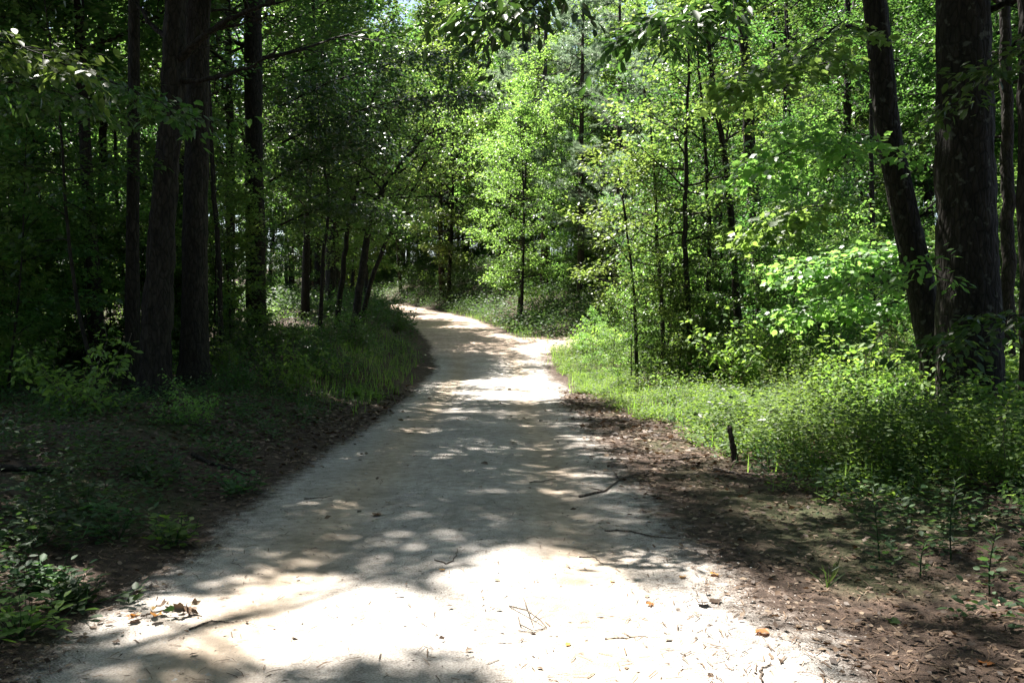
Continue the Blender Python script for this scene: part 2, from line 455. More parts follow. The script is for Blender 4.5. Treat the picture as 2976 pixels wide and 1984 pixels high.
def ground_mat():
    m, nt = mat_new('ground_surface')
    L = nt.links.new
    tc = N_(nt, 'ShaderNodeTexCoord')
    pv = N_(nt, 'ShaderNodeAttribute', attribute_name='pave')
    lt = N_(nt, 'ShaderNodeAttribute', attribute_name='rut')
    fr = N_(nt, 'ShaderNodeAttribute', attribute_name='clay')
    gn = N_(nt, 'ShaderNodeAttribute', attribute_name='moss')
    def noise(s, d=4, dist=0.0, rough=0.55):
        n = N_(nt, 'ShaderNodeTexNoise'); n.inputs['Scale'].default_value = s; n.inputs['Detail'].default_value = d
        n.inputs['Distortion'].default_value = dist; n.inputs['Roughness'].default_value = rough
        L(tc.outputs['Object'], n.inputs['Vector']); return n
    nA, nB, nC, nD = noise(1.1), noise(9, 5), noise(90, 3), noise(330, 2)
    def mix(f, a, b, mode='MIX'):
        x = N_(nt, 'ShaderNodeMix', data_type='RGBA', blend_type=mode)
        if isinstance(f, float): x.inputs['Factor'].default_value = f
        else: L(f, x.inputs['Factor'])
        for s, v in (('A', a), ('B', b)):
            if isinstance(v, tuple): x.inputs[s].default_value = (*v, 1)
            else: L(v, x.inputs[s])
        return x.outputs['Result']
    # gravel
    g0 = ramp(nt, nC.outputs['Fac'], [(0.3, (.20, .19, .18)), (0.5, (.40, .385, .37)), (0.7, (.58, .56, .54))])
    sand = ramp(nt, nD.outputs['Fac'], [(0.3, (.34, .28, .22)), (0.7, (.49, .415, .335))])
    gcol = mix(lt.outputs['Fac'], g0.outputs[0], sand.outputs[0])
    clay = ramp(nt, nB.outputs['Fac'], [(0.3, (.42, .32, .25)), (0.7, (.54, .43, .35))])
    gcol = mix(fr.outputs['Fac'], gcol, clay.outputs[0])
    bl = ramp(nt, nA.outputs['Fac'], [(0.35, (.78, .76, .73)), (0.65, (1.1, 1.08, 1.06))])
    gcol = mix(1.0, gcol, bl.outputs[0], 'MULTIPLY')
    mt = ramp(nt, nB.outputs['Fac'], [(0.32, (.74, .73, .72)), (0.68, (1.12, 1.12, 1.12))])
    gcol = mix(1.0, gcol, mt.outputs[0], 'MULTIPLY')
    # dark stone and bark specks
    vs = N_(nt, 'ShaderNodeTexVoronoi'); vs.inputs['Scale'].default_value = 38
    L(tc.outputs['Object'], vs.inputs['Vector'])
    sp = N_(nt, 'ShaderNodeMath', operation='LESS_THAN'); sp.inputs[1].default_value = 0.17
    L(vs.outputs['Distance'], sp.inputs[0])
    sel = N_(nt, 'ShaderNodeSeparateColor'); L(vs.outputs['Color'], sel.inputs[0])
    s2 = N_(nt, 'ShaderNodeMath', operation='GREATER_THAN'); s2.inputs[1].default_value = 0.55
    L(sel.outputs[0], s2.inputs[0])
    s3 = N_(nt, 'ShaderNodeMath', operation='MULTIPLY'); L(sp.outputs[0], s3.inputs[0]); L(s2.outputs[0], s3.inputs[1])
    s4 = N_(nt, 'ShaderNodeMath', operation='MULTIPLY'); L(s3.outputs[0], s4.inputs[0]); s4.inputs[1].default_value = 0.6
    gcol = mix(s4.outputs[0], gcol, (.13, .10, .08))
    # litter
    l0 = ramp(nt, nB.outputs['Fac'], [(0.3, (.026, .019, .015)), (0.5, (.056, .040, .031)), (0.72, (.11, .078, .06))])
    l1 = ramp(nt, nC.outputs['Fac'], [(0.3, (.6, .6, .6)), (0.7, (1.5, 1.4, 1.35))])
    lcol = mix(1.0, l0.outputs[0], l1.outputs[0], 'MULTIPLY')
    mossc = ramp(nt, nC.outputs['Fac'], [(0.3, (.03, .055, .015)), (0.7, (.07, .12, .03))])
    lcol = mix(gn.outputs['Fac'], lcol, mossc.outputs[0])
    # ragged border
    ad = N_(nt, 'ShaderNodeMath', operation='MULTIPLY_ADD')
    ad.inputs[1].default_value = 0.75; L(nB.outputs['Fac'], ad.inputs[0])
    sb = N_(nt, 'ShaderNodeMath', operation='MULTIPLY_ADD'); sb.inputs[1].default_value = 0.55; sb.inputs[2].default_value = -0.65
    L(nC.outputs['Fac'], sb.inputs[0]); L(sb.outputs[0], ad.inputs[2])
    a2 = N_(nt, 'ShaderNodeMath', operation='ADD'); L(pv.outputs['Fac'], a2.inputs[0]); L(ad.outputs[0], a2.inputs[1])
    edge = N_(nt, 'ShaderNodeMapRange'); edge.inputs['From Min'].default_value = 0.25; edge.inputs['From Max'].default_value = 0.75
    L(a2.outputs[0], edge.inputs['Value'])
    col = mix(edge.outputs[0], lcol, gcol)
    b1 = N_(nt, 'ShaderNodeBump'); b1.inputs['Strength'].default_value = 0.8; b1.inputs['Distance'].default_value = 0.02
    L(nC.outputs['Fac'], b1.inputs['Height'])
    b2 = N_(nt, 'ShaderNodeBump'); b2.inputs['Strength'].default_value = 0.35; b2.inputs['Distance'].default_value = 0.006
    L(nD.outputs['Fac'], b2.inputs['Height']); L(b1.outputs[0], b2.inputs['Normal'])
    p = N_(nt, 'ShaderNodeBsdfPrincipled'); p.inputs['Roughness'].default_value = 0.9; p.inputs['Specular IOR Level'].default_value = 0.2
    L(col, p.inputs['Base Color']); L(b2.outputs[0], p.inputs['Normal'])
    o = N_(nt, 'ShaderNodeOutputMaterial'); L(p.outputs[0], o.inputs['Surface'])
    return m
M_GROUND = ground_mat()
def plain_mat(name, c, rough=0.8):
    m, nt = mat_new(name)
    L = nt.links.new
    tc = N_(nt, 'ShaderNodeTexCoord')
    n = N_(nt, 'ShaderNodeTexNoise'); n.inputs['Scale'].default_value = 40
    L(tc.outputs['Object'], n.inputs['Vector'])
    at = N_(nt, 'ShaderNodeAttribute', attribute_name='tint')
    ad = N_(nt, 'ShaderNodeMath', operation='ADD'); L(n.outputs['Fac'], ad.inputs[0]); L(at.outputs['Fac'], ad.inputs[1])
    r = ramp(nt, ad.outputs[0], [(0.3, tuple(v * 0.6 for v in c)), (1.0, tuple(v * 1.3 for v in c))])
    p = N_(nt, 'ShaderNodeBsdfPrincipled'); p.inputs['Roughness'].default_value = rough
    L(r.outputs[0], p.inputs['Base Color'])
    o = N_(nt, 'ShaderNodeOutputMaterial'); L(p.outputs[0], o.inputs['Surface'])
    return m
M_STONE = plain_mat('gravel_stone', (.30, .28, .26))

# ------------------------------------------------------------------ ground and road
def axis(knots):
    out = []
    for (a, b, s) in knots:
        n = max(1, int(round((b - a) / s)))
        out.append(np.linspace(a, b, n, endpoint=False))
    out.append([knots[-1][1]])
    return np.concatenate(out)
XS = axis([(-300, -60, 30), (-60, -20, 2.5), (-20, -8, 0.6), (-8, -3.2, 0.16), (-3.2, 3.6, 0.07), (3.6, 8, 0.16), (8, 20, 0.6), (20, 60, 2.5), (60, 300, 30)])
YS = axis([(-60, -6, 6), (-6, 2.4, 0.4), (2.4, 9, 0.06), (9, 20, 0.12), (20, 45, 0.25), (45, 100, 0.8), (100, 160, 5), (160, 420, 26)])
GX, GY = np.meshgrid(XS, YS)
GZ = ground_z(GX, GY)
GP = pave(GX, GY)
LTg = lateral(GX, GY)
wobg = (fbm(GX, GY, 2.5, 41) - 0.5) * 0.25
rutg = np.exp(-((np.abs(LTg + 0.15 + wobg) - 0.95) / 0.33) ** 2) * 1.0
clay = sstep(27, 34, GY) * 0.9 + 0.22 * fbm(GX, GY, 1.2, 77)
moss = sstep(0.5, 0.75, fbm(GX, GY, 1.5, 55)) * 0.35 * (1 - GP) * sstep(1.9, 2.6, np.abs(LTg))
nx = len(XS)
V = np.stack([GX, GY, GZ], -1).reshape(-1, 3)
ii = (np.arange(len(YS) - 1)[:, None] * nx + np.arange(nx - 1)[None]).ravel()
Fq = np.stack([ii, ii + 1, ii + nx + 1, ii + nx], -1)
isroad = GP.ravel()[Fq].mean(1) > 0.4
def sub_sheet(name, F):
    used = np.unique(F)
    mp = np.zeros(len(V), int); mp[used] = np.arange(len(used))
    me = mesh_np(name, V[used], mp[F], M_GROUND,
                 {'pave': GP.ravel()[used], 'rut': rutg.ravel()[used], 'clay': clay.ravel()[used], 'moss': moss.ravel()[used]}, True)
    return tag(obj(name, me), kind='structure')
sub_sheet('gravel_road', Fq[isroad])
sub_sheet('ground', Fq[~isroad])

# ------------------------------------------------------------------ tree growing
def curve(rng, p0, d, L, n=6, up=0.0, wander=0.15):
    P = [np.array(p0, float)]
    d = np.array(d, float); d /= np.linalg.norm(d)
    for i in range(n - 1):
        d = d + rng.normal(0, wander, 3) + np.array([0, 0, up])
        d /= np.linalg.norm(d)
        P.append(P[-1] + d * L / (n - 1))
    return np.array(P)
def grow(rng, g, trunkP, trunkR, lo, hi, nl, rad, shape='round', up=0.04, nsub=5, elev=0.35, spl=0.55, k1=5, k2=3, dens=3, skip=None):
    """limbs and twigs off a trunk path; returns spray anchors"""
    AP, AD, AL = [], [], []
    zs = trunkP[:, 2]
    g0 = rng.random() * 6.28
    for i in range(nl):
        t = (i + rng.random() * 0.8) / nl
        z = lo + (hi - lo) * t
        j = np.interp(z, zs, np.arange(len(zs)))
        p0 = np.array([np.interp(z, zs, trunkP[:, c]) for c in range(3)])
        r0 = np.interp(z, zs, trunkR)
        a = g0 + i * 2.399 + rng.normal(0, 0.3)
        if shape == 'round': q = math.sin(math.pi * min(1, 0.22 + 0.72 * t)) ** 0.7
        elif shape == 'cone': q = 1.0 - 0.8 * t
        else: q = 0.55 + 0.45 * math.sin(math.pi * t)
        Ln = rad * q * rng.uniform(0.75, 1.15)
        e = elev + 0.9 * t ** 2 + rng.normal(0, 0.12)
        d = np.array([math.cos(a) * math.cos(e), math.sin(a) * math.cos(e), math.sin(e)])
        P = curve(rng, p0, d, Ln, 6, up, 0.13)
        rl = min(r0 * 0.55, 0.012 + Ln * 0.016)
        if skip is not None and skip(P): continue
        g.tube(P, rl * np.linspace(1, 0.25, 6), k1)
        for s in range(nsub):
            ts = 0.25 + 0.75 * (s + rng.random()) / nsub
            fi = ts * 5
            i0 = min(int(fi), 4); pp = P[i0] + (P[i0 + 1] - P[i0]) * (fi - i0)
            dd = nz(P[i0 + 1] - P[i0])
            sd = 1 if s % 2 else -1
            ang = sd * rng.uniform(0.5, 1.1)
            d2 = np.array([dd[0] * math.cos(ang) - dd[1] * math.sin(ang), dd[0] * math.sin(ang) + dd[1] * math.cos(ang), dd[2] * 0.4 + rng.normal(0, 0.18)])
            L2 = Ln * rng.uniform(0.22, 0.42) * (1.15 - 0.4 * ts) + 0.15
            P2 = curve(rng, pp, d2, L2, 4, 0.0, 0.15)
            if skip is not None and skip(P2): continue
            g.tube(P2, rl * 0.35 * np.linspace(1, 0.3, 4), k2, cap=False)
            for q2 in range(dens):
                u = (q2 + rng.random()) / dens * 2.999
                i1 = int(u)
                AP.append(P2[i1] + (P2[i1 + 1] - P2[i1]) * (u - i1))
                d3 = nz(P2[i1 + 1] - P2[i1]) + rng.normal(0, 0.45, 3) * np.array([1, 1, 0.4])
                AD.append(nz(d3)); AL.append(spl * rng.uniform(0.6, 1.2))
        AP.append(P[-1]); AD.append(nz(P[-1] - P[-2])); AL.append(spl)
    return np.array(AP), np.array(AD), np.array(AL)
def trunk_path(rng, H, lean=(0, 0), wander=0.05, n=14, x0=0, y0=0, z0=0):
    t = np.linspace(0, 1, n)
    ph = rng.random(2) * 6.28
    x = x0 + lean[0] * t * H + wander * H * 0.25 * np.sin(ph[0] + t * 4.2) * t
    y = y0 + lean[1] * t * H + wander * H * 0.25 * np.sin(ph[1] + t * 3.6) * t
    return np.stack([x, y, z0 + t * H], -1)
def trunk_r(r, n, top=0.12, flare=0.35):
    t = np.linspace(0, 1, n)
    return r * ((1 - t) ** 0.85 * (1 - top) + top) * (1 + flare * np.exp(-t * n / 1.6))

PROTO = {}
def make_proto(kind, idx, rng):
    g = Geo()
    if kind == 'hardwood':
        H = rng.uniform(19, 24); n = 16
        P = trunk_path(rng, H, (rng.normal(0, .02), rng.normal(0, .02)), 0.06, n)
        P[0, 2] -= 0.4
        R = trunk_r(rng.uniform(0.15, 0.23), n, flare=0.3)
        g.tube(P, R, 9, bark=0.12, bseed=idx)
        A = grow(rng, g, P, R, H * 0.26, H * 0.97, 28, rng.uniform(3.4, 4.2), 'round', nsub=9, dens=3, spl=0.7)
        V_, F_, T_ = spray_leaves(rng, A, 20, 0.22, 'dia', w=0.45, flat=0.5)
        lm, bm = M_LEAF, M_BARK
    elif kind == 'understory':
        H = rng.uniform(8, 12); n = 12
        P = trunk_path(rng, H, (rng.normal(0, .06), rng.normal(0, .06)), 0.12, n)
        P[0, 2] -= 0.3
        R = trunk_r(rng.uniform(0.06, 0.10), n, flare=0.2)
        g.tube(P, R, 7, bark=0.08, bseed=idx)
        A = grow(rng, g, P, R, H * 0.16, H * 0.97, 28, rng.uniform(2.0, 2.9), 'flat', up=0.0, nsub=7, elev=0.15, dens=3, spl=0.5)
        V_, F_, T_ = spray_leaves(rng, A, 19, 0.135, 'dia', w=0.27, flat=0.4)
        lm, bm = (M_LEAF if idx % 2 else M_YOUNG), M_BARK
    elif kind == 'sapling':
        H = rng.uniform(3.2, 5.5); n = 9
        P = trunk_path(rng, H, (rng.normal(0, .06), rng.normal(0, .06)), 0.12, n)
        P[0, 2] -= 0.2
        R = trunk_r(rng.uniform(0.02, 0.035), n, flare=0.1)
        g.tube(P, R, 5)
        A = grow(rng, g, P, R, H * 0.12, H * 0.97, 20, rng.uniform(1.0, 1.6), 'flat', up=0.0, nsub=6, elev=0.2, dens=2, spl=0.34)
        V_, F_, T_ = spray_leaves(rng, A, 15, 0.105, 'oval', w=0.18, flat=0.4)
        lm, bm = (M_YOUNG if idx % 2 else M_LEAF), M_BARK
    elif kind == 'shrub':
        AP, AD, AL = [], [], []
        H = rng.uniform(0.7, 1.3)
        for s in range(14):
            a = rng.random() * 6.28; e = rng.uniform(0.7, 1.4)
            d = np.array([math.cos(a) * math.cos(e), math.sin(a) * math.cos(e), math.sin(e)])
            Pc = curve(rng, [rng.normal(0, .08), rng.normal(0, .08), -0.05], d, H * rng.uniform(.7, 1.25), 6, -0.05, 0.18)
            g.tube(Pc, np.linspace(0.007, 0.002, 6), 4, cap=False)
            for q in range(7):
                u = 1.2 + q * 0.54
                i1 = min(int(u), 4)
                AP.append(Pc[i1] + (Pc[i1 + 1] - Pc[i1]) * (u - i1)); AD.append(nz(rng.normal(0, 1, 3) * [1, 1, .4])); AL.append(0.2)
        A = (np.array(AP), np.array(AD), np.array(AL))
        V_, F_, T_ = spray_leaves(rng, A, 9, [0.075, 0.06, 0.09][idx % 3], 'oval', w=0.13, flat=0.55)
        lm, bm = [M_YOUNG, M_LEAF, M_WEED][idx % 3], M_TWIG
    elif kind == 'pine':
        H = rng.uniform(21, 25); n = 16
        P = trunk_path(rng, H, (0, 0), 0.02, n)
        P[0, 2] -= 0.4
        R = trunk_r(0.24, n, flare=0.2)
        g.tube(P, R, 10, bark=0.14, bseed=idx)
        A = grow(rng, g, P, R, H * (0.18 if idx else 0.42), H * 0.98, 36, 3.9, 'cone', up=0.03, nsub=9, elev=0.05, dens=4, spl=0.35)
        PA, DA, LA = A
        m = 40
        c = len(PA) * m
        P3 = np.repeat(PA, m, 0) + np.repeat(DA * LA[:, None], m, 0) * rng.random((c, 1))
        D3 = np.repeat(DA, m, 0) * 0.8 + rng.normal(0, 0.6, (c, 3)) + [0, 0, 0.25]
        sz = rng.uniform(0.18, 0.30, c)
        D3 = nz(D3); X = nz(np.cross(D3, rng.normal(0, 1, (c, 3))))
        V_ = np.stack([P3 - X * .012, P3 + X * .012, P3 + D3 * sz[:, None]], 1).reshape(-1, 3)
        F_ = [np.arange(c * 3).reshape(-1, 3)]
        T_ = np.repeat(rng.random(c), 3)
        lm, bm = M_NEEDLE, M_PBARK
    tm = g.mesh(kind + '_trunk', bm)
    cm = mesh_np(kind + '_crown', V_, F_, lm, {'tint': T_})
    return tm, cm
for kind, cnt in (('hardwood', 6), ('understory', 6), ('sapling', 7), ('shrub', 6), ('pine', 2)):
    PROTO[kind] = [make_proto(kind, i, np.random.default_rng(100 + i * 7 + len(kind))) for i in range(cnt)]
NAME = {'hardwood': 'hardwood_tree', 'understory': 'understory_tree', 'sapling': 'sapling', 'shrub': 'shrub', 'pine': 'pine_tree'}
CROWN = {'hardwood': 'crown', 'understory': 'crown', 'sapling': 'crown', 'shrub': 'foliage', 'pine': 'crown'}
PLACED = []
def place(kind, x, y, idx, rz, sc, label, group=None, cat=None, tilt=(0, 0)):
    z = float(ground_z(x, y))
    o = empty(NAME[kind], (x, y, z), rz, sc)
    o.rotation_euler = (tilt[0], tilt[1], rz)
    tm, cm = PROTO[kind][idx % len(PROTO[kind])]
    obj('stem' if kind == 'shrub' else 'trunk', tm, o)
    obj(CROWN[kind], cm, o)
    tag(o, label, cat or ('shrub' if kind == 'shrub' else 'tree'), group)
    PLACED.append((kind, x, y, sc if np.isscalar(sc) else sc[0]))
    return o

# ------------------------------------------------------------------ feature trees
def W(px, py, Y):      # a point of the place seen at (px, py) of a 2352x1568 print, Y metres away
    return np.array([(px - 1176) / 2000 * Y, Y, 1.6 - (py - 750) / 2000 * Y])
def big_tree(label, pts, Rs, Y, H, crown_r, seed, mat=M_BARK, lo=7.5, nl=26, reject=True, leafn=16, barkd=0.22, kind='hardwood_tree', sides=36, lm=None, leaf=0.21, limbs=(), grp=None, toplean=0.0, dens=3, nsub=9):
    """pts: print points of the trunk (bottom to top of what shows); continues up to H"""
    rng = np.random.default_rng(seed)
    w = np.array([W(a, b, Y) for a, b in pts])
    base = w[0].copy(); base[2] = float(ground_z(base[0], base[1]))
    w[0] = base
    d = nz(w[-1] - w[-2]); d = nz(d + np.array([0, 0, 0.8]))
    top = w[-1].copy(); rest = []
    n_up = 6
    for i in range(n_up):
        d = nz(d + rng.normal(0, 0.04, 3) + [toplean, 0, .1])
        top = top + d * (H - w[-1][2]) / n_up
        rest.append(top.copy())
    ctrl = np.vstack([base + (0, 0, -0.35), w, rest])
    zz = ctrl[:, 2]
    zs = np.concatenate([np.arange(zz[0], 7.6, 0.07 if sides > 24 else 0.2), np.linspace(7.7, zz[-1], 14)])
    P = np.stack([np.interp(zs, zz, ctrl[:, 0]), np.interp(zs, zz, ctrl[:, 1]), zs], -1)
    kk = np.hanning(13 if sides > 24 else 5); kk /= kk.sum(); h = len(kk) // 2
    for c in (0, 1):
        P[:, c] = np.convolve(np.pad(P[:, c], h, 'edge'), kk, 'valid')
    zc = [w[0][2] - 0.4, w[0][2], w[0][2] + 0.5, (w[0][2] + w[-1][2]) / 2, w[-1][2], H]
    R = np.interp(zs, zc, [Rs[0] * 2.1, Rs[0] * 1.55, Rs[0] * 1.05, (Rs[0] + Rs[1]) / 2, Rs[1], 0.03])
    P = P - base; P[:, 2] = zs - base[2]
    g = Geo()
    g.tube(P, R, sides, bark=barkd, bseed=seed)
    A = grow(rng, g, P, R, lo - base[2], H - base[2] - 0.3, nl, crown_r, 'round', nsub=nsub, dens=dens, spl=0.7, skip=in_gap(base))
    for lp, lr in limbs:
        q = np.array([W(*t) for t in lp]) - base
        tt = np.linspace(0, len(q) - 1, 5 * (len(q) - 1) + 1)
        Q = np.stack([np.interp(tt, np.arange(len(q)), q[:, c]) for c in range(3)], -1)
        k5 = np.hanning(7); k5 /= k5.sum()
        for c in range(3):
            Q[:, c] = np.convolve(np.pad(Q[:, c], 3, 'edge'), k5, 'valid')
        Q += rng.normal(0, 0.012, Q.shape)
        g.tube(Q, np.linspace(lr, lr * 0.3, len(Q)), 9, bark=0.15, bseed=seed + 3)
        for _ in range(5):
            j = rng.integers(2, len(Q) - 1)
            P2 = curve(rng, Q[j], nz(Q[j + (1 if j + 1 < len(Q) else 0)] - Q[j - 1]) + rng.normal(0, .6, 3), rng.uniform(.3, .8), 5, 0, .2)
            g.tube(P2, np.linspace(lr * .3, .003, 5), 4, cap=False)
    PA, DA, LA = A
    Wp = PA + base
    keep = (Wp[:, 2] > 1.6 + 0.40 * np.maximum(Wp[:, 1], 0) + 0.4) | (rng.random(len(PA)) < 0.35)
    Vl, Fl, Tl = spray_leaves(rng, (PA[keep], DA[keep], LA[keep]), leafn, leaf, 'dia', w=0.42, flat=0.45, keep=sun_gap(base))
    root = empty(kind, tuple(base))
    tag(root, label, 'tree', grp)
    obj('trunk', g.mesh('trunk', mat), root)
    obj('crown', mesh_np('crown', Vl, Fl, lm or M_LEAF, {'tint': Tl}), root)
    PLACED.append((kind, base[0], base[1], 1.0))
    return root, base

FT = {}
FT['L1'] = big_tree('shaggy barked tree on the left with bare crooked limbs reaching right, at the bank edge',
    [(352, 935), (362, 700), (378, 450), (398, 230), (408, 0)], (.25, .19), 14.0, 17, 6.6, 11, barkd=0.5,
    limbs=[([(412, 190, 14), (470, 190, 13.8), (540, 172, 13.6), (600, 148, 13.4), (640, 118, 13.2)], .045),
           ([(405, 150, 14), (455, 105, 13.8), (490, 75, 13.7), (560, 35, 13.5), (640, 8, 13.4)], .075),
           ([(398, 95, 14), (360, 72, 14.2), (335, 40, 14.3), (306, -10, 14.4)], .055),
           ([(500, 72, 13.7), (560, 60, 13.6), (640, 40, 13.4)], .03)])
FT['L2'] = big_tree('thick straight dark trunk just right of the shaggy tree, left of the road',
    [(447, 905), (448, 600), (455, 300), (460, 0)], (.25, .22), 16.5, 20, 6.8, 12)
FT['L3'] = big_tree('straight dark trunk standing on the leafy mound left of the road',
    [(590, 815), (588, 560), (585, 300), (583, 0)], (.27, .24), 24.0, 22, 5.0, 13, sides=22)
FT['L4'] = big_tree('slimmer dark trunk close behind the shaggy tree on its left',
    [(303, 930), (305, 600), (310, 300), (313, 0)], (.13, .10), 15.5, 16, 4.2, 14, sides=20)
FT['R2'] = big_tree('massive dark trunk with pale lichen patches, the thickest tree, at the right',
    [(2232, 960), (2224, 700), (2216, 400), (2205, 0)], (.40, .335), 11.5, 19, 7.4, 15, mat=M_BARKL, sides=44,
    limbs=[([(2262, 30, 11.5), (2300, 12, 11.3), (2352, 0, 11.0), (2420, -20, 10.8)], .05)])
FT['R1'] = big_tree('leaning grey trunk that curves up and leftward beside the massive lichen trunk',
    [(2172, 930), (2145, 800), (2082, 520), (2035, 300), (2003, 0)], (.235, .165), 12.6, 16.5, 7.0, 16, mat=M_BARKL, sides=36, toplean=-.16, nl=34,  # unseen top leaned left to shade the right-hand litter
    limbs=[([(1996, 82, 12.6), (1955, 68, 12.2), (1925, 64, 11.9), (1880, 90, 11.4), (1840, 130, 11.0)], .03),
           ([(2090, 520, 12.6), (2140, 470, 12.4), (2190, 420, 12.9)], .02)])
# trees added outside the frame, their crowns shaped to shade the road
def shade_tree(label, x, y, H, r, seed, lo=7.5, nl=26):
    rng = np.random.default_rng(seed)
    px = x / y * 2000 + 1176 if abs(y) > 0.1 else 0
    n = 16
    base = np.array([x, y, float(ground_z(x, y))])
    g = Geo()
    P = trunk_path(rng, H, (rng.normal(0, .02), rng.normal(0, .02)), .05, n); P[0, 2] -= .4
    R = trunk_r(0.22, n, flare=0.3)
    g.tube(P, R, 12, bark=0.15, bseed=seed)
    PA, DA, LA = grow(rng, g, P, R, lo, H * .97, nl, r, 'round', nsub=9, dens=3, spl=0.7, skip=in_gap(base))
    Wp = PA + base
    keep = (Wp[:, 2] > 1.6 + 0.40 * np.maximum(Wp[:, 1], 0) + 0.4) | (rng.random(len(PA)) < 0.3)
    Vl, Fl, Tl = spray_leaves(rng, (PA[keep], DA[keep], LA[keep]), 16, .21, 'dia', w=.42, flat=.45, keep=sun_gap(base))
    root = empty('hardwood_tree', tuple(base))
    tag(root, label, 'tree', 'trees added just outside the frame to shade the road')
    obj('trunk', g.mesh('trunk', M_BARK), root)
    obj('crown', mesh_np('crown', Vl, Fl, M_LEAF, {'tint': Tl}), root)
    PLACED.append(('off', x, y, 1.0))
for i, (x, y, H, r) in enumerate([(-6.6, 7.0, 17, 5.8), (-8.5, 11.0, 18, 5.5), (-10.5, 17, 19, 5.5), (-6.5, 1.2, 16, 5.5), (-4.6, 19.8, 19, 5.2), (-9.5, 25, 20, 5.5),
                                  (6.8, 4.5, 17, 5.6), (9.5, 9.0, 18, 5.2), (-4.2, 10.4, 15, 4.8), (5.6, -1.5, 16, 5.2), (-6, -5, 16, 5), (1, -7, 17, 6.5), (8, 16, 19, 5.5), (-3.2, -2.0, 15, 5.5)]):
    if i in (4, 8, 12):
        continue
    shade_tree('tall hardwood tree added beside the road, its leafy crown shaped to shade the gravel', x, y, H, r, 200 + i)

# ------------------------------------------------------------------ leaning and slim trunks that show
def slim_tree(label, pts, r, Y, seed, H=None, mat=M_BARK, leafmat=None, crown_r=1.8, lo=None, nl=14, sides=12, leaf=.12, kind='hardwood_tree', y2=None, group=None, tpl='dia', leafn=14, dens=2, ends=True):
    rng = np.random.default_rng(seed)
    w = np.array([W(a, b, Y + ((y2 or Y) - Y) * i / max(1, len(pts) - 1)) for i, (a, b) in enumerate(pts)])
    w[0][2] = float(ground_z(w[0][0], w[0][1]))
    base = w[0].copy()
    ctrl = [base - [0, 0, .3]] + list(w)
    if H and H > w[-1][2]:
        d = nz(w[-1] - w[-2]); p = w[-1]
        for i in range(4):
            d = nz(d + rng.normal(0, .05, 3) + [0, 0, .15]); p = p + d * (H - w[-1][2]) / 4; ctrl.append(p)
    ctrl = np.array(ctrl) - base
    s = np.concatenate([[0], np.cumsum(np.linalg.norm(np.diff(ctrl, axis=0), axis=1))])
    n = max(12, int(s[-1] / 0.3))
    u = np.linspace(0, s[-1], n)
    P = np.stack([np.interp(u, s, ctrl[:, c]) for c in range(3)], -1)
    P[1:-1] = (P[:-2] + P[1:-1] * 2 + P[2:]) / 4
    P[1:-1] += rng.normal(0, r * 0.12, (n - 2, 3))
    R = r * ((1 - u / s[-1]) ** .7 * .85 + .15) * (1 + .3 * np.exp(-u / .3))
    g = Geo(); g.tube(P, R, sides, bark=.14, bseed=seed)
    zmax = P[:, 2].max()
    order = np.maximum.accumulate(P[:, 2] + np.arange(n) * 1e-4)
    Pm = P.copy(); Pm[:, 2] = order
    A = grow(rng, g, Pm, R, (lo if lo is not None else zmax * .4), zmax * .97, nl, crown_r, 'flat', nsub=6, dens=dens, spl=.45, up=0.0, elev=0.2)
    Vl, Fl, Tl = spray_leaves(rng, A, leafn, leaf, tpl, w=.26, flat=.42)
    root = empty(kind, tuple(base)); tag(root, label, 'tree', group)
    obj('trunk', g.mesh('trunk', mat), root)
    obj('crown', mesh_np('crown', Vl, Fl, leafmat or M_LEAF, {'tint': Tl}), root)
    PLACED.append((kind, base[0], base[1], 1.0))
    return root
slim_tree('dark leaning tree whose trunk arches over the far road bend from the left', [(812, 790), (830, 640), (848, 520), (868, 455), (925, 372), (985, 310), (1040, 290)], .16, 30, 31, leafmat=M_YOUNG, crown_r=2.6, nl=20, y2=32, leaf=.13)
slim_tree('dark stem left of the arching tree at the far road bend', [(772, 790), (786, 640), (800, 520), (822, 430), (838, 330)], .11, 31, 32, H=11, crown_r=2.2, nl=20)
slim_tree('thin trunk tilting right beside the arching tree, nearest the far road bend', [(828, 770), (850, 650), (885, 560), (930, 480)], .10, 31.5, 33, H=9.5, crown_r=2.0, leafmat=M_YOUNG, nl=18)
slim_tree('forked thin tree behind the mound, between the straight trunk and the arching tree', [(735, 780), (742, 600), (758, 470), (745, 380)], .08, 29, 34, H=10, crown_r=2.0, nl=18)
slim_tree('thin dark stem between the two straight trunks on the left', [(508, 822), (506, 640), (492, 420), (486, 250)], .07, 20, 35, H=13, crown_r=1.6, lo=6.5)
slim_tree('dark slender trunk deep in the woods left of the shaggy tree', [(225, 890), (218, 700), (232, 520), (240, 330)], .13, 22, 36, H=16, crown_r=2.4, lo=6)
slim_tree('thin crooked stem near the left edge of the photo', [(232, 955), (214, 860), (180, 720), (160, 560)], .035, 13.5, 37, H=7, crown_r=1.2, lo=2.4)
slim_tree('curved leaning trunk with bare bends, left of the stout trunk behind the lit shrubs', [(1700, 760), (1684, 560), (1666, 380), (1640, 230), (1622, 80)], .11, 22, 41, H=13, crown_r=2.2, leafmat=M_YOUNG, lo=4.5, nl=16)
slim_tree('stout grey trunk behind the lit shrubs right of the road', [(1758, 750), (1738, 560), (1722, 380), (1712, 180), (1700, 0)], .21, 24, 42, H=18, crown_r=3.0, leafmat=M_LEAF, lo=6.5, nl=18, sides=18)
slim_tree('dark straight trunk in the right woods, left of the leaning grey trunk', [(1944, 620), (1942, 400), (1942, 200), (1940, 0)], .20, 32, 43, H=20, crown_r=3.0, lo=7, nl=18)
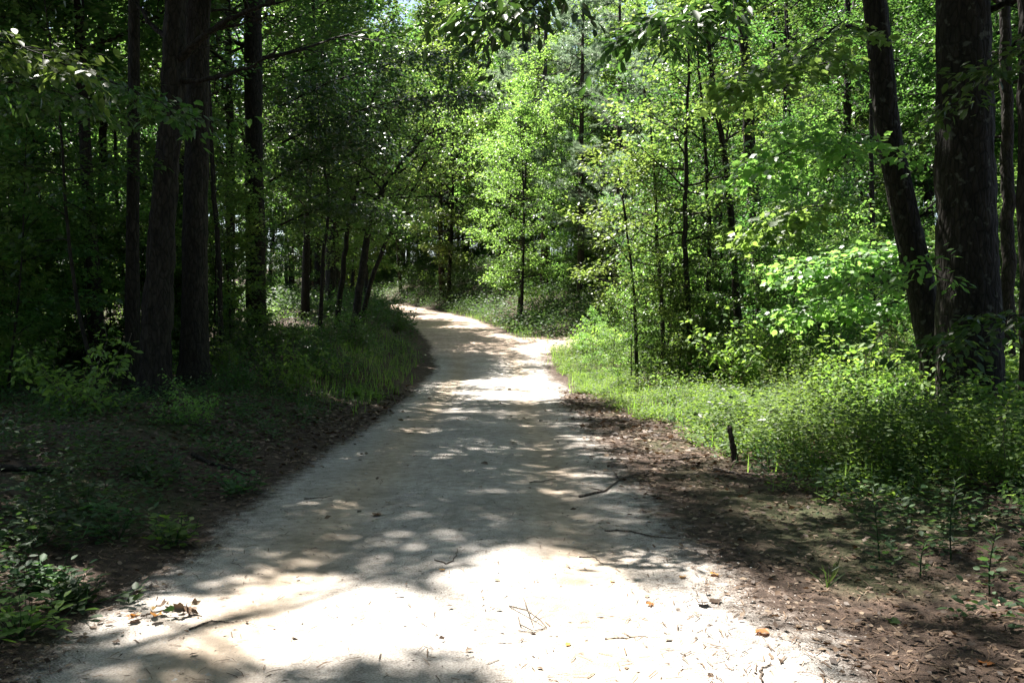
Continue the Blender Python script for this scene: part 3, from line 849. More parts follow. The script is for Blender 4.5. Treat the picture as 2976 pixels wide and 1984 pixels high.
slim_tree('narrow dark trunk behind the bright yellow green leaves', [(1806, 640), (1803, 420), (1800, 200), (1802, 0)], .13, 31, 44, H=18, crown_r=2.4, lo=7)
slim_tree('narrow dark trunk right beside the one behind the bright leaves', [(1822, 630), (1820, 440), (1812, 260), (1806, 100)], .09, 30, 45, H=15, crown_r=2.2, lo=7)
slim_tree('trunk behind the massive lichen trunk, on its right', [(2318, 800), (2312, 500), (2308, 250), (2300, 0)], .15, 18, 46, H=17, crown_r=2.8, lo=5)
slim_tree('dark trunk cut by the right edge of the photo', [(2366, 1000), (2362, 700), (2352, 380), (2350, 100)], .11, 10.5, 47, H=14, crown_r=2.6, lo=5.5)
slim_tree('dark trunk in the gap left of the leaning grey trunk', [(2003, 700), (2002, 560), (2000, 400), (1998, 200)], .10, 27, 48, H=15, crown_r=2.2, lo=5)
slim_tree('small tree with lit layered leaves and a dark stem behind the grassy verge', [(1464, 770), (1458, 700), (1450, 620), (1440, 540)], .055, 21.5, 49, H=5.6, crown_r=1.5, leafmat=M_YOUNG, lo=1.6, nl=20, tpl='oval', leaf=.11)
slim_tree('slim dark stem right of the small lit tree behind the verge', [(1526, 765), (1520, 690), (1512, 600), (1505, 480)], .07, 23, 50, H=8, crown_r=1.8, leafmat=M_LEAF, lo=2.6, nl=18)
slim_tree('dark stem pair partner in shade behind the tallest verge weeds', [(1590, 800), (1580, 690), (1572, 560), (1575, 400)], .08, 20.5, 51, H=9, crown_r=1.8, leafmat=M_YOUNG, lo=3.0, nl=18)
slim_tree('thin dark stem just right of the shaded stem behind the verge', [(1622, 790), (1626, 690), (1630, 540), (1618, 330)], .07, 21.5, 52, H=10, crown_r=1.8, lo=3.0, nl=16)
for i, (px_, Y_, sc_) in enumerate([(1410, 25, .45), (1450, 21, .5), (1510, 21, .6), (1560, 20, .55), (1620, 20.5, .7), (1670, 19.5, .6), (1730, 19, .6), (1800, 18, .65), (1860, 19, .9), (1910, 17.5, .7), (1360, 27, .35)]):
    q = W(px_, 700, Y_)
    place('sapling', q[0], q[1], [1, 3, 0, 5, 2, 1, 4, 3, 5, 6, 1][i], i * 1.3, sc_, ['small lit sapling nearest the side road', 'sapling before the small lit tree', 'sapling right of the small lit tree', 'short sapling behind the verge middle', 'leafy sapling before the shaded stem', 'sapling left of the curved trunk', 'short sapling before the curved trunk', 'sapling before the stout grey trunk', 'tall leafy sapling right of the stout trunk', 'sapling left of the leaning trunk foot', 'sapling at the corner of the side road'][i])
def pine_at(px, py, Y, label, idx, sc, rz):
    p = W(px, py, Y)
    return place('pine', p[0], p[1], idx, rz, sc, label)
pine_at(1251, 720, 52, 'tall straight pine trunk rising in the middle beyond the side road', 0, .98, 1.0)
pine_at(1420, 720, 41, 'silvery green pine behind the small lit tree, right of the middle pine', 1, .80, 2.0)
pine_at(1335, 715, 46, 'silvery green pine just right of the middle pine trunk', 1, .85, 3.1)
pine_at(1480, 720, 38, 'shorter pale pine behind the verge saplings', 1, .62, .6)
pine_at(1200, 700, 57, 'pale pine just left of the middle pine trunk', 1, .9, 1.9)
pine_at(1330, 700, 60, 'pine behind the middle pine with pale needles', 1, 1.0, 4.0)
pine_at(1150, 680, 76, 'pine left of the middle pine beyond the far road', 0, 1.0, 5.0)
pine_at(1570, 720, 50, 'pine with pale needles deep behind the right woods edge', 0, .95, 3.0)

# ------------------------------------------------------------------ woods filled in
rngW = np.random.default_rng(77)
def free(x, y, dmin, kinds=None):
    for (k, a, b, s) in PLACED:
        if kinds and k not in kinds: continue
        if (a - x) ** 2 + (b - y) ** 2 < dmin * dmin: return False
    return True
def zone_ok(x, y, ml, mr):
    lt = float(lateral(x, y))
    if -ml < lt < mr: return False
    if y > 26 and float(side_dist(np.array(x), np.array(y))) < 2.0 + (mr - 3.2) * .5: return False
    return True
def pxof(x, y): return 1176 + 2000 * x / max(y, .1)
def where(x, y):
    p = pxof(x, y)
    if y > 92: dz = 'farthest off'
    elif y > 70: dz = 'farther off'
    elif y > 55: dz = 'far off'
    elif y > 44: dz = 'deeper in'
    elif y > 34: dz = 'deep in'
    elif y > 27: dz = 'third row'
    elif y > 21: dz = 'second row'
    else: dz = 'front row'
    if lateral(x, y) < 0:
        if p < 60: a = 'left photo edge'
        elif p < 160: a = 'near left edge'
        elif p < 250: a = 'left of slender trunk'
        elif p < 420: a = 'by the shaggy trunk'
        elif p < 560: a = 'between straight left trunks'
        elif p < 720: a = 'behind the mound trunk'
        else: a = 'by the arching tree'
    else:
        if p < 1080: a = 'above the bend'
        elif p < 1300: a = 'by the middle pine'
        elif p < 1540: a = 'behind small lit tree'
        elif p < 1800: a = 'by stout grey trunk'
        elif p < 2050: a = 'left of leaning trunk'
        else: a = 'behind massive trunk'
    return dz, a
def view_ok(kind, x, y):
    if kind != 'shrub' and 1195 < pxof(x, y) < 1300 and y < 53 and x > 0: return False
    if kind in ('understory', 'hardwood') and 1290 < pxof(x, y) < 1500 and 26 < y < 47: return False
    if kind == 'shrub' or y > 36: return True
    p = pxof(x, y)
    if x < 0:
        if y < 19: return p < 60 and kind != 'understory' and y > 14
        if p > 270 and y < (26.5 if p > 540 else 21): return False
        if 540 < p < 640 and y < 29: return False
        return True
    if kind == 'sapling' and p < 1370 and y < 32: return False
    if kind == 'sapling' and p < 1600 and y < 21: return False
    if kind == 'sapling': return not (y < 22 and p > 2020) and not (1645 < p < 1700 and y < 23)
    if 1600 < p < 1830 and y < 26: return False
    if p > 1890 and y < 29: return False
    return True
def fill(kind, count, y0, y1, ml, mr, dmin, scr, lab, grp, power=1.0, side=0, xr=None, kinds=None, idxs=None, cond=None):
    n = 0; tries = 0
    while n < count and tries < count * 60:
        tries += 1
        y = y0 + (y1 - y0) * rngW.random() ** power
        lim = 0.62 * y + 2.5
        x = rngW.uniform(-lim, lim) if xr is None else rngW.uniform(*xr)
        if side < 0 and x > float(road_c(y)): continue
        if side > 0 and x < float(road_c(y)): continue
        if not zone_ok(x, y, ml, mr): continue
        if cond and not cond(x, y): continue
        if not view_ok(kind, x, y): continue
        if not free(x, y, dmin, kinds): continue
        i = int(rngW.integers(0, 100)) if idxs is None else int(rngW.choice(idxs))
        s = rngW.uniform(*scr)
        dz, a = where(x, y)
        place(kind, x, y, i, rngW.random() * 6.28, s, lab + ' ' + dz + ', ' + a, grp + ', ' + dz + ' ' + a)
        n += 1
K = None
for y0_, sc_, st in ((43, 1.05, 3.0), (50, 1.3, 3.4), (58, 1.6, 4.0), (67, 1.9, 4.6), (78, 2.15, 5.2)):
    xa, xb = (900 - 1176) / 2000 * y0_, (1640 - 1176) / 2000 * y0_
    x_ = xa
    while x_ < xb:
        xx, yy_ = x_ + rngW.normal(0, .6), y0_ + rngW.normal(0, 1.6)
        x_ += st
        if -3.5 < float(lateral(xx, yy_)) < 3.2 or float(side_dist(np.array(xx), np.array(yy_))) < 2.6: continue
        if yy_ < 53 and abs(1176 + 2000 * xx / yy_ - 1251) < 50: continue
        p_ = 1176 + 2000 * xx / yy_
        if (1230 < p_ < 1520 and y0_ < 57) or (1160 < p_ < 1240 and y0_ == 58): continue
        a_ = 'left of' if p_ < 1200 else ('beside' if p_ < 1320 else 'right of')
        d_ = {43: 'front rank', 50: 'second rank', 58: 'third rank', 67: 'fourth rank', 78: 'rearmost rank'}[y0_]
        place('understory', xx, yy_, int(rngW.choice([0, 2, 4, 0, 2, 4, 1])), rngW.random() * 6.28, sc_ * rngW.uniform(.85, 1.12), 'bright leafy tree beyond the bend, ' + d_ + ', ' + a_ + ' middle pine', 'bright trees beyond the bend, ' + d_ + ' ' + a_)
for i, (x_, y_) in enumerate(((-7.2, 43), (-9.3, 50), (-11.8, 57), (-15, 66), (-8.0, 38))):
    place('understory', x_, y_, [0, 2, 4, 0, 2][i], i * 1.9, 1.15, ['bright leafy tree left of the bend, nearest but one', 'bright leafy tree left of the bend, middle one', 'bright leafy tree left of the bend, second farthest', 'bright leafy tree left of the bend, farthest', 'bright leafy tree left of the bend, nearest'][i])
for x_, y_ in ((-9.2, 31), (-8.2, 34.5), (-9.0, 27.5), (-9.5, 47), (-12.5, 56), (-14, 65), (-5.5, 69), (-8.5, 41)):  # nearest three added to cast shade on the left bank grass
    place('hardwood', x_, y_, int(y_) , y_, .85 if y_ < 40 else 1.1, 'tall hardwood between the mound trunk and the bend', 'hardwoods between the mound and the bend')
hw = ('hardwood_tree', 'hardwood', 'pine', 'off')
clr = lambda x, y: not (-15 < x < -5 and 74 < y < 92) and not (860 < 1176 + 2000 * x / y < 1560 and y < 84)
fill('hardwood', 24, 16, 60, 5.0, 99, 2.6, (.75, 1.05), 'shaded hardwood tree', 'hardwood trees in the left woods', .8, -1, kinds=hw)
fill('hardwood', 26, 26, 62, 99, 6.0, 3.2, (.75, 1.05), 'sunlit hardwood tree', 'hardwood trees in the right woods', .8, 1, kinds=hw, cond=lambda x, y: x > 0.22 * y)
fill('hardwood', 100, 58, 125, 4.0, 4.0, 3.0, (.95, 1.35), 'tall distant hardwood', 'distant trees beyond the road bend', .9, 0, kinds=hw, cond=clr)
fill('understory', 66, 16, 62, 4.2, 99, 1.6, (.6, 1.05), 'shaded low crowned tree', 'understory trees in the left woods', .75, -1, kinds=('understory',) + hw)
fill('understory', 46, 20, 60, 99, 3.8, 1.6, (.6, 1.05), 'sunlit low crowned tree', 'understory trees in the right woods', .75, 1, kinds=('understory',) + hw, idxs=[1, 3, 5, 1, 3, 5, 0, 4])
fill('understory', 90, 46, 112, 3.0, 3.2, 1.8, (.9, 1.5), 'low crowned tree on the rise', 'understory trees beyond the road bend', .8, 0, kinds=('understory',) + hw, cond=clr)
fill('sapling', 120, 14, 50, 4.2, 99, .9, (.55, 1.1), 'shaded leafy sapling', 'saplings in the left woods', .9, -1, kinds=('sapling',))
fill('sapling', 70, 17, 52, 99, 3.4, .9, (.6, 1.15), 'verge side sapling', 'saplings in the right woods', .8, 1, kinds=('sapling',), cond=lambda x, y: x > 2.9 and (y > 15 or x > 6.5))
fill('sapling', 90, 40, 95, 2.8, 2.8, 1.4, (.8, 1.5), 'leafy sapling on the far bank', 'saplings beyond the road bend', .8, 0, kinds=('sapling',))
clr2 = lambda x, y: x > -24 and x < 3
fill('understory', 34, 93, 128, 3.0, 3.0, 2.0, (1.2, 1.8), 'low crowned tree on the rise', 'understory trees beyond the road bend', 1, 0, xr=(-26, 4), kinds=('understory',))
fill('hardwood', 16, 95, 128, 3.5, 3.5, 3.0, (1.1, 1.4), 'tall distant hardwood', 'distant trees beyond the road bend', 1, 0, xr=(-28, 2), kinds=hw)
fill('shrub', 46, 19, 40, 2.5, 6.5, .55, (.8, 1.5), 'dark shrub at left road edge', 'shrubs at the left road edge', 1, -1, kinds=('shrub',), idxs=[1, 3, 4])
fill('sapling', 30, 26, 44, 3.6, 99, .8, (.5, .95), 'shaded leafy sapling', 'saplings by the far road', 1, -1, kinds=('sapling',), cond=lambda x, y: x > -13)
fill('shrub', 50, 88, 116, 4, 4, 1.5, (2.2, 3.4), 'low shrub on the far bank', 'shrubs along the far road', 1, 0, xr=(-32, 2), kinds=('shrub',))
for i, (x, y) in enumerate([(-9, -9), (-4.5, -12), (5, -11), (9, -7), (0.5, -17), (-14, -14), (13, -15), (-16, -3), (15, -1), (7, -20), (-8, -22), (11, 4), (-13, 4)]):  # unseen trees added to block sky light from behind the camera
    place('hardwood' if i % 2 else 'understory', x, y, i, i * 1.7, 1.0, 'roadside tree added out of view behind or beside the viewer to block sky light', 'trees added behind the viewer to block sky light')
fill('shrub', 40, 9.5, 40, 3.4, 99, .8, (.6, 1.1), 'low shrub on the left bank', 'shrubs on the left bank', .8, -1, kinds=('shrub',))
fill('shrub', 100, 12, 40, 99, 3.0, .55, (.6, 1.35), 'low shrub at the verge edge', 'shrubs at the right woods edge', .7, 1, kinds=('shrub',), cond=lambda x, y: x > 3.3 + .03 * y - 2.2 * sstep(22, 26, y))
fill('shrub', 110, 36, 80, 2.3, 2.3, .8, (.9, 1.7), 'low shrub on the far bank', 'shrubs along the far road', .8, 0, kinds=('shrub',))
fill('shrub', 12, 5.6, 9.0, 99, 3.6, .5, (.35, .7), 'low shrub in the right foreground shade', 'shrubs in the right foreground', 1, 1, xr=(3.7, 6), kinds=('shrub',))
fill('shrub', 20, 8.5, 13.5, 99, 4.6, .6, (.7, 1.2), 'low shrub at the trunk foot', 'shrubs around the massive trunk', 1, 1, xr=(4.9, 8), kinds=('shrub',))

def tell_apart():
    names = ['leftmost', 'second from left', 'third from left', 'fourth from left', 'fifth from left', 'sixth from left', 'seventh from left', 'eighth from left', 'ninth from left']
    by = {}
    for o in COL.objects:
        if o.get('group') and o.get('category') in ('tree', 'shrub') and 'viewer' not in o['group'] and 'frame' not in o['group']:
            by.setdefault(o['label'], []).append(o)
    for lab, os_ in by.items():
        for o in os_: o['group'] = os_[0]['group']
        os_.sort(key=lambda o: o.location.x / o.location.y)
        if 1 < len(os_) <= 9:
            for o, n_ in zip(os_, names[:len(os_) - 1] + ['rightmost']): o['label'] = lab + ', ' + n_
tell_apart()

# ------------------------------------------------------------------ near overhanging boughs
def bough(name, label, path, Y0, n_twig, leafn, size, tpl, mat, seed, r=.012, tw=(.3, .6), w=.12, droop=.3, flat=.35, group=None):
    rng = np.random.default_rng(seed)
    q = np.array([W(*p) for p in path])
    tt = np.linspace(0, len(q) - 1, 6 * (len(q) - 1) + 1)
    Q = np.stack([np.interp(tt, np.arange(len(q)), q[:, c]) for c in range(3)], -1)
    Q[1:-1] = (Q[:-2] + 2 * Q[1:-1] + Q[2:]) / 4
    Q[1:-1] += rng.normal(0, .008, Q[1:-1].shape)
    o = Q[0].copy(); Q = Q - o
    g = Geo(); g.tube(Q, np.linspace(r, r * .25, len(Q)), 6)
    AP, AD, AL = [], [], []
    for i in range(n_twig):
        j = int(1 + (len(Q) - 2) * (i + rng.random()) / n_twig)
        j = min(j, len(Q) - 2)
        d = nz(Q[j + 1] - Q[j]); s = nz(np.cross(d, [0, 0, 1.0])) * (1 if i % 2 else -1)
        P2 = curve(rng, Q[j], d * .6 + s * rng.uniform(.5, 1.1) + [0, 0, rng.normal(-.05, .2)], rng.uniform(*tw), 5, -.05, .12)
        g.tube(P2, np.linspace(r * .35, .0015, 5), 4, cap=False)
        for k in range(3):
            AP.append(P2[k + 1]); AD.append(nz(P2[min(4, k + 2)] - P2[k + 1])); AL.append(rng.uniform(.1, .22))
    AP.append(Q[-1]); AD.append(nz(Q[-1] - Q[-2])); AL.append(.15)
    Vl, Fl, Tl = spray_leaves(rng, (np.array(AP), np.array(AD), np.array(AL)), leafn, size, tpl, w=w, droop=droop, flat=flat)
    root = empty(name, tuple(o)); tag(root, label, 'branch', group)
    obj('twig', g.mesh('twig', M_BARK), root)
    obj('leaves', mesh_np('leaves', Vl, Fl, mat, {'tint': Tl}), root)
bough('overhanging_branch', 'dark leafy branch with long leaves hanging into the top middle of the photo', [(1400, -190, 8.8), (1330, -70, 8.6), (1240, 5, 8.4), (1150, 60, 8.2)], 5, 18, 6, .14, 'long', M_DARK, 61, flat=.5, tw=(.5, 1.0), w=.2)
bough('overhanging_branch', 'second leafy branch hanging at the top, right of the lowest long leaved branch', [(1800, -150, 9.2), (1700, -30, 9.0), (1600, 40, 8.8), (1480, 70, 8.6)], 5, 24, 7, .17, 'long', M_LEAF, 62, tw=(.5, 1.0), w=.2)
bough('overhanging_branch', 'short drooping branch with leaves over the far bend, top centre left', [(1250, -120, 8.4), (1180, -20, 8.3), (1120, 20, 8.2), (1085, 10, 8.1)], 5, 12, 6, .16, 'long', M_LEAF, 63, tw=(.5, .9), w=.2)
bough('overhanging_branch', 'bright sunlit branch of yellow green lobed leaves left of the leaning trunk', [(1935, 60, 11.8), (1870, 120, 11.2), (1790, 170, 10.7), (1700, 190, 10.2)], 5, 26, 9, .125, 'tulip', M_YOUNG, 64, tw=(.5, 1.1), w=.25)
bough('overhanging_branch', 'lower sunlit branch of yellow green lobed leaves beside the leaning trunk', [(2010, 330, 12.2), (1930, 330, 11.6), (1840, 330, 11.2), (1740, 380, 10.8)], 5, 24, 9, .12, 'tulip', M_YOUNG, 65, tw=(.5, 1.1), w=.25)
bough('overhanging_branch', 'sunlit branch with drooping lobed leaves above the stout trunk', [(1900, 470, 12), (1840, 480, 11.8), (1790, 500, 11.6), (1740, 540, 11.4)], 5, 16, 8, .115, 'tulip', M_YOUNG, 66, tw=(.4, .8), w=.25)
bough('overhanging_branch', 'bright flat branch of leaves reaching in at the upper left edge', [(-200, 60, 7.6), (-80, 85, 7.4), (60, 110, 7.2), (190, 165, 7.0)], 5, 22, 7, .10, 'oval', M_YOUNG, 67, tw=(.3, .7), w=.14, flat=.3)
bough('overhanging_branch', 'dim leafy branch below the bright one at the upper left', [(-160, 210, 8.2), (0, 190, 8.0), (120, 205, 7.9), (230, 255, 7.8)], 5, 20, 7, .095, 'oval', M_LEAF, 68, tw=(.3, .7), w=.14, flat=.3)
bough('overhanging_branch', 'leafy branch hanging in front of the shaggy barked trunk', [(180, 160, 9.2), (280, 200, 9.0), (370, 240, 8.8), (470, 280, 8.7)], 5, 18, 6, .105, 'oval', M_LEAF, 69, tw=(.25, .5), w=.14, flat=.3)

bough('overhanging_branch', 'thin leafy spray crossing in front of the massive lichen trunk', [(2440, 60, 9.6), (2340, 110, 9.6), (2240, 180, 9.5), (2170, 270, 9.4)], 5, 16, 6, .12, 'oval', M_LEAF, 181, r=.01, tw=(.3, .7), w=.16, flat=.35)
bough('overhanging_branch', 'thin leafy spray crossing the middle of the leaning grey trunk', [(2160, 640, 11), (2090, 600, 10.9), (2010, 620, 10.7), (1940, 650, 10.6)], 5, 14, 6, .12, 'oval', M_YOUNG, 182, r=.01, tw=(.3, .7), w=.18, flat=.35)
bough('overhanging_branch', 'low leafy spray at the foot of the massive lichen trunk', [(2420, 700, 9.8), (2320, 730, 9.7), (2230, 760, 9.6), (2150, 800, 9.5)], 5, 16, 6, .12, 'oval', M_LEAF, 183, r=.01, tw=(.3, .7), w=.18, flat=.35)
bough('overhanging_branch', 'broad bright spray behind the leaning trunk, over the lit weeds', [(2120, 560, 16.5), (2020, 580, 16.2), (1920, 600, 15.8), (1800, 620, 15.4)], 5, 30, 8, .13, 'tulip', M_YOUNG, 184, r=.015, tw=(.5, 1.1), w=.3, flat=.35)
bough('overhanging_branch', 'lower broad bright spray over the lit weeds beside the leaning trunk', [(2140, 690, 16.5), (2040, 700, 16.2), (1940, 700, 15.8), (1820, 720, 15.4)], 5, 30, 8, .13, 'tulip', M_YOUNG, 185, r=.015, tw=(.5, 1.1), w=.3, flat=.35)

# dark glossy boughs reaching over the left side of the bend
for i, (lab, path, n) in enumerate([
    ('dark glossy blue green bough at the top, left of the far bend', [(640, 250, 23), (760, 190, 22), (900, 150, 21), (1040, 120, 20)], 30),
    ('lower dark glossy bough level over the bend, ending in bare twigs', [(650, 330, 23), (780, 270, 22), (930, 230, 21), (1110, 222, 20)], 32),
    ('dark leafy bough under the glossy ones, right of the trunk on the mound', [(620, 420, 23.5), (700, 370, 23), (800, 330, 22.5), (900, 330, 22)], 24),
    ('dim green bough low over the left bank, reaching from the mound', [(640, 520, 24), (730, 480, 24), (820, 470, 23.5), (900, 490, 23)], 24)]):
    bough('overhanging_branch', lab, path, 21, int(n * 1.5), 22, .12, 'dia', M_DARK if i < 3 else M_LEAF, 170 + i, r=.032, tw=(.7, 1.5), w=.34, droop=.25, flat=.5)

# ------------------------------------------------------------------ ground cover (uncountable)
def scatter_pts(rng, n, x0, x1, y0, y1, fn, power=1.0):
    m = n * 3
    y = y0 + (y1 - y0) * rng.random(m) ** power
    x = rng.uniform(x0, x1, m)
    k = rng.random(m) < fn(x, y)
    x, y = x[k][:n], y[k][:n]
    return x, y, ground_z(x, y)
def stuff(name, V_, F_, mat, attrs):
    o = obj(name, mesh_np(name, V_, F_, mat, attrs)); tag(o, kind='stuff'); return o
def stems_with_leaves(rng, x, y, z, h, nleaf, size, tpl, spread=.08, bend=.25):
    n = len(x)
    a = rng.random(n) * 6.28
    dirn = np.stack([np.cos(a) * bend, np.sin(a) * bend, np.ones(n)], -1); dirn = nz(dirn + rng.normal(0, .12, (n, 3)))
    t = np.tile((np.arange(nleaf) + .5) / nleaf, n); t = t ** .8
    i = np.repeat(np.arange(n), nleaf)
    P = np.stack([x, y, z], -1)[i] + dirn[i] * (h[i] * t)[:, None]
    az_ = np.tile(np.arange(nleaf) * 2.4, n) + np.repeat(rng.random(n) * 6.28, nleaf)
    D = np.stack([np.cos(az_), np.sin(az_), rng.uniform(-.15, .55, len(i))], -1)
    Nn = np.stack([-np.cos(az_) * .3, -np.sin(az_) * .3, np.ones(len(i))], -1) + rng.normal(0, .3, (len(i), 3))
    P = P + D * (rng.random(len(i)) * spread)[:, None]
    tint = np.clip(np.repeat(rng.random(n), nleaf) * .7 + rng.random(len(i)) * .3, 0, 1)
    return leaf_geo(P, D, Nn, size * rng.uniform(.6, 1.25, len(i)), tpl, tint)
rng = np.random.default_rng(301)
def verge(x, y):
    edge = 2.55 + (fbm(x, y, 1.2, 91) - .5) * 1.0 - .9 * sstep(12, 22, y) - .35 * sstep(22, 30, y)
    nr = sstep(-.25, .35, x - edge)
    nr *= sstep(7.2, 9.4, y + (x - 3) * 0.6)
    nr *= 1 - .95 * (np.abs(x - 2.55) < .45) * (y > 8.3) * (y < 10.35)
    nr *= (side_dist(x, y) > 1.7)
    return nr * (.55 + .9 * (fbm(x, y, .8, 66) - .2)) * sstep(8.0, 5.4, x - .2 * np.clip(y - 12, 0, 30))
x, y, z = scatter_pts(rng, 16000, 1.4, 9, 7.5, 33, verge, 1.4)
hh = (.12 + .62 * sstep(.35, .7, fbm(x, y, 1.4, 19)) *  sstep(0, 1.6, x - 2.2 + .05 * np.clip(y - 12, 0, 20)) * (.6 + fbm(x, y, .6, 5))) * rng.uniform(.6, 1.25, len(x))
V_, F_, T_ = stems_with_leaves(rng, x, y, z, hh, 11, .060, 'dia', .05)
pt = np.clip(.25 + 1.3 * (fbm(x, y, 1.1, 205) - .35) + rng.normal(0, .12, len(x)), 0, 1)
stuff('verge_weeds', V_, F_, M_WEED, {'tint': np.clip(np.repeat(pt, 44) * .75 + T_ * .25, 0, 1)})
br = lambda a, b: verge(a, b) * sstep(.55, .7, fbm(a, b, 1.6, 207))
x, y, z = scatter_pts(rng, 1500, 2.2, 9, 8, 31, br, 1.2)
V_, F_, T_ = stems_with_leaves(rng, x, y, z, rng.uniform(.35, .95, len(x)), 12, .10, 'oval', .12, .5)
stuff('verge_brambles', V_, F_, M_LEAF, {'tint': T_})
x, y, z = scatter_pts(rng, 500, 2.2, 8, 8, 31, verge, 1.2)
V_, F_, T_ = stems_with_leaves(rng, x, y, z + .1, rng.uniform(.4, .9, len(x)), 5, .10, 'blade', .03, .6)
stuff('dead_weed_stems', V_, F_, M_DRY, {'tint': T_})
bkf = lambda a, b: (np.abs(lateral(a, b) + .05) > 2.15) * (side_dist(a, b) > 1.7) * (np.abs(lateral(a, b)) < 14) * (b > 36 + 0 * a)
x, y, z = scatter_pts(rng, 11500, -26, 12, 36, 95, bkf, 1.1)
V_, F_, T_ = stems_with_leaves(rng, x, y, z, rng.uniform(.3, 1.2, len(x)), 9, .17, 'dia', .25)
stuff('far_bank_undergrowth', V_, F_, M_COVER, {'tint': T_})
# grass blades on the verge and road edges
def grassf(x, y):
    lt = lateral(x, y)
    a = verge(x, y) * .6
    b = sstep(-2.2, -2.9, lt) * sstep(-5.0, -3.6, lt) * sstep(16, 19, y) * sstep(34, 30, y) * .9
    c = sstep(1.9, 2.3, lt) * sstep(3.6, 2.8, lt) * sstep(35, 38, y) * .9 * (side_dist(x, y) > 1.5)
    d = sstep(-1.9, -2.4, lt) * sstep(-4.6, -3.0, lt) * sstep(14, 20, y) * sstep(26, 20, y) * .5
    return np.clip(a + b + c + d, 0, 1)
x, y, z = scatter_pts(rng, 26000, -10, 9, 8, 60, grassf, 1.3)
n = len(x); a = rng.random(n) * 6.28
D = np.stack([np.cos(a) * .5, np.sin(a) * .5, np.ones(n)], -1); Nn = np.stack([np.cos(a), np.sin(a), np.full(n, .3)], -1)
V_, F_, T_ = leaf_geo(np.stack([x, y, z - .01], -1), D, Nn, rng.uniform(.10, .32, n), 'blade', rng.random(n))
stuff('grass', V_, F_, M_WEED, {'tint': T_})
# low plants on the shaded banks
def banks(x, y):
    lt = lateral(x, y)
    l = sstep(-2.3, -2.8, lt) * (.12 + .9 * sstep(.36, .58, fbm(x, y, 1.1, 71)))
    r = sstep(2.7, 3.5, lt) * (.35 + .65 * sstep(.35, .6, fbm(x, y, 1.0, 72)))
    return (l + r) * (side_dist(x, y) > 1.8)
x, y, z = scatter_pts(rng, 15000, -14, 10, 2.6, 26, banks, 1.5)
nr = y < 8.5
for nm, kk, tp in (('ground_cover_plants', nr, 'oval'), ('bank_undergrowth', ~nr, 'dia')):
    V_, F_, T_ = stems_with_leaves(rng, x[kk], y[kk], z[kk], rng.uniform(.05, .3, kk.sum()), 9, .062, tp, .07)
    stuff(nm, V_, F_, M_COVER, {'tint': T_})
x, y, z = scatter_pts(rng, 9000, -26, 24, 24, 80, lambda a, b: (np.abs(lateral(a, b)) > 2.3) * (side_dist(a, b) > 1.8) * .6, 1.2)
V_, F_, T_ = stems_with_leaves(rng, x, y, z, rng.uniform(.15, .7, len(x)), 9, .11, 'dia', .15)
stuff('far_ground_cover', V_, F_, M_COVER, {'tint': T_})
# leaf litter
def litter(x, y):
    p = pave(x, y)
    return np.clip(1 - p * 1.35, 0, 1) * .9 + .012
x, y, z = scatter_pts(rng, 52000, -8, 7, 2.6, 22, litter, 2.1)
n = len(x); a = rng.random(n) * 6.28
D = np.stack([np.cos(a), np.sin(a), rng.normal(0, .18, n)], -1); Nn = rng.normal(0, .35, (n, 3)) + [0, 0, 1]
V_, F_, T_ = leaf_geo(np.stack([x, y, z + rng.uniform(.003, .022, n)], -1), D, Nn, rng.uniform(.02, .06, n) * (1 + sstep(5, 14, y) * 1.1), 'dia', rng.random(n) ** 1.6)
stuff('leaf_litter', V_, F_, M_DRY, {'tint': T_})
# pine straw and twig crumbs
def straw(x, y):
    lt = lateral(x, y)
    return np.clip(sstep(.6, 1.9, lt) + sstep(-1.5, -2.1, lt) * .7 + .15, 0, 1) * sstep(4.2, 3.0, np.abs(lt))
x, y, z = scatter_pts(rng, 20000, -4.6, 4.6, 2.4, 22, straw, 1.6)
n = len(x); a = rng.random(n) * 6.28
D = np.stack([np.cos(a), np.sin(a), rng.normal(0, .06, n)], -1)
V_, F_, T_ = leaf_geo(np.stack([x, y, z + rng.uniform(.002, .012, n)], -1), D, rng.normal(0, .2, (n, 3)) + [0, 0, 1], rng.uniform(.03, .12, n), 'blade', rng.random(n) * .8)
stuff('pine_straw', V_, F_, M_DRY, {'tint': T_})
# bark and twig crumbs on the gravel
x, y, z = scatter_pts(rng, 5500, -2.6, 3.0, 2.6, 20, lambda a, b: .25 + .75 * sstep(.7, 1.6, lateral(a, b)), 1.7)
n = len(x); a = rng.random(n) * 6.28
V_, F_, T_ = leaf_geo(np.stack([x, y, z + .004], -1), np.stack([np.cos(a), np.sin(a), rng.normal(0, .1, n)], -1), rng.normal(0, .3, (n, 3)) + [0, 0, 1], rng.uniform(.012, .045, n), 'lance', rng.random(n) * .3)
stuff('bark_crumbs', V_, F_, M_DRY, {'tint': T_})
# gravel stones on the road
x, y, z = scatter_pts(rng, 12000, -2.4, 2.4, 2.6, 11, lambda a, b: pave(a, b) * (.35 + .65 * (np.abs(np.abs(lateral(a, b) + .1) - .9) > .4)), 1.8)
n = len(x)
OC = np.array([[1, 0, 0], [0, 1, 0], [-1, 0, 0], [0, -1, 0], [0, 0, .7]])
OF = np.array([[0, 1, 4], [1, 2, 4], [2, 3, 4], [3, 0, 4]])
sz = rng.uniform(.003, .009, n) * (1 + (rng.random(n) < .03) * 1.2)
a = rng.random(n) * 6.28
ca, sa = np.cos(a), np.sin(a)
st = rng.uniform(.6, 1.3, (n, 5, 3)) * OC[None]
Vx = st[..., 0] * ca[:, None] - st[..., 1] * sa[:, None]; Vy = st[..., 0] * sa[:, None] + st[..., 1] * ca[:, None]
V_ = np.stack([Vx, Vy, st[..., 2]], -1) * sz[:, None, None] + np.stack([x, y, z - .001], -1)[:, None]
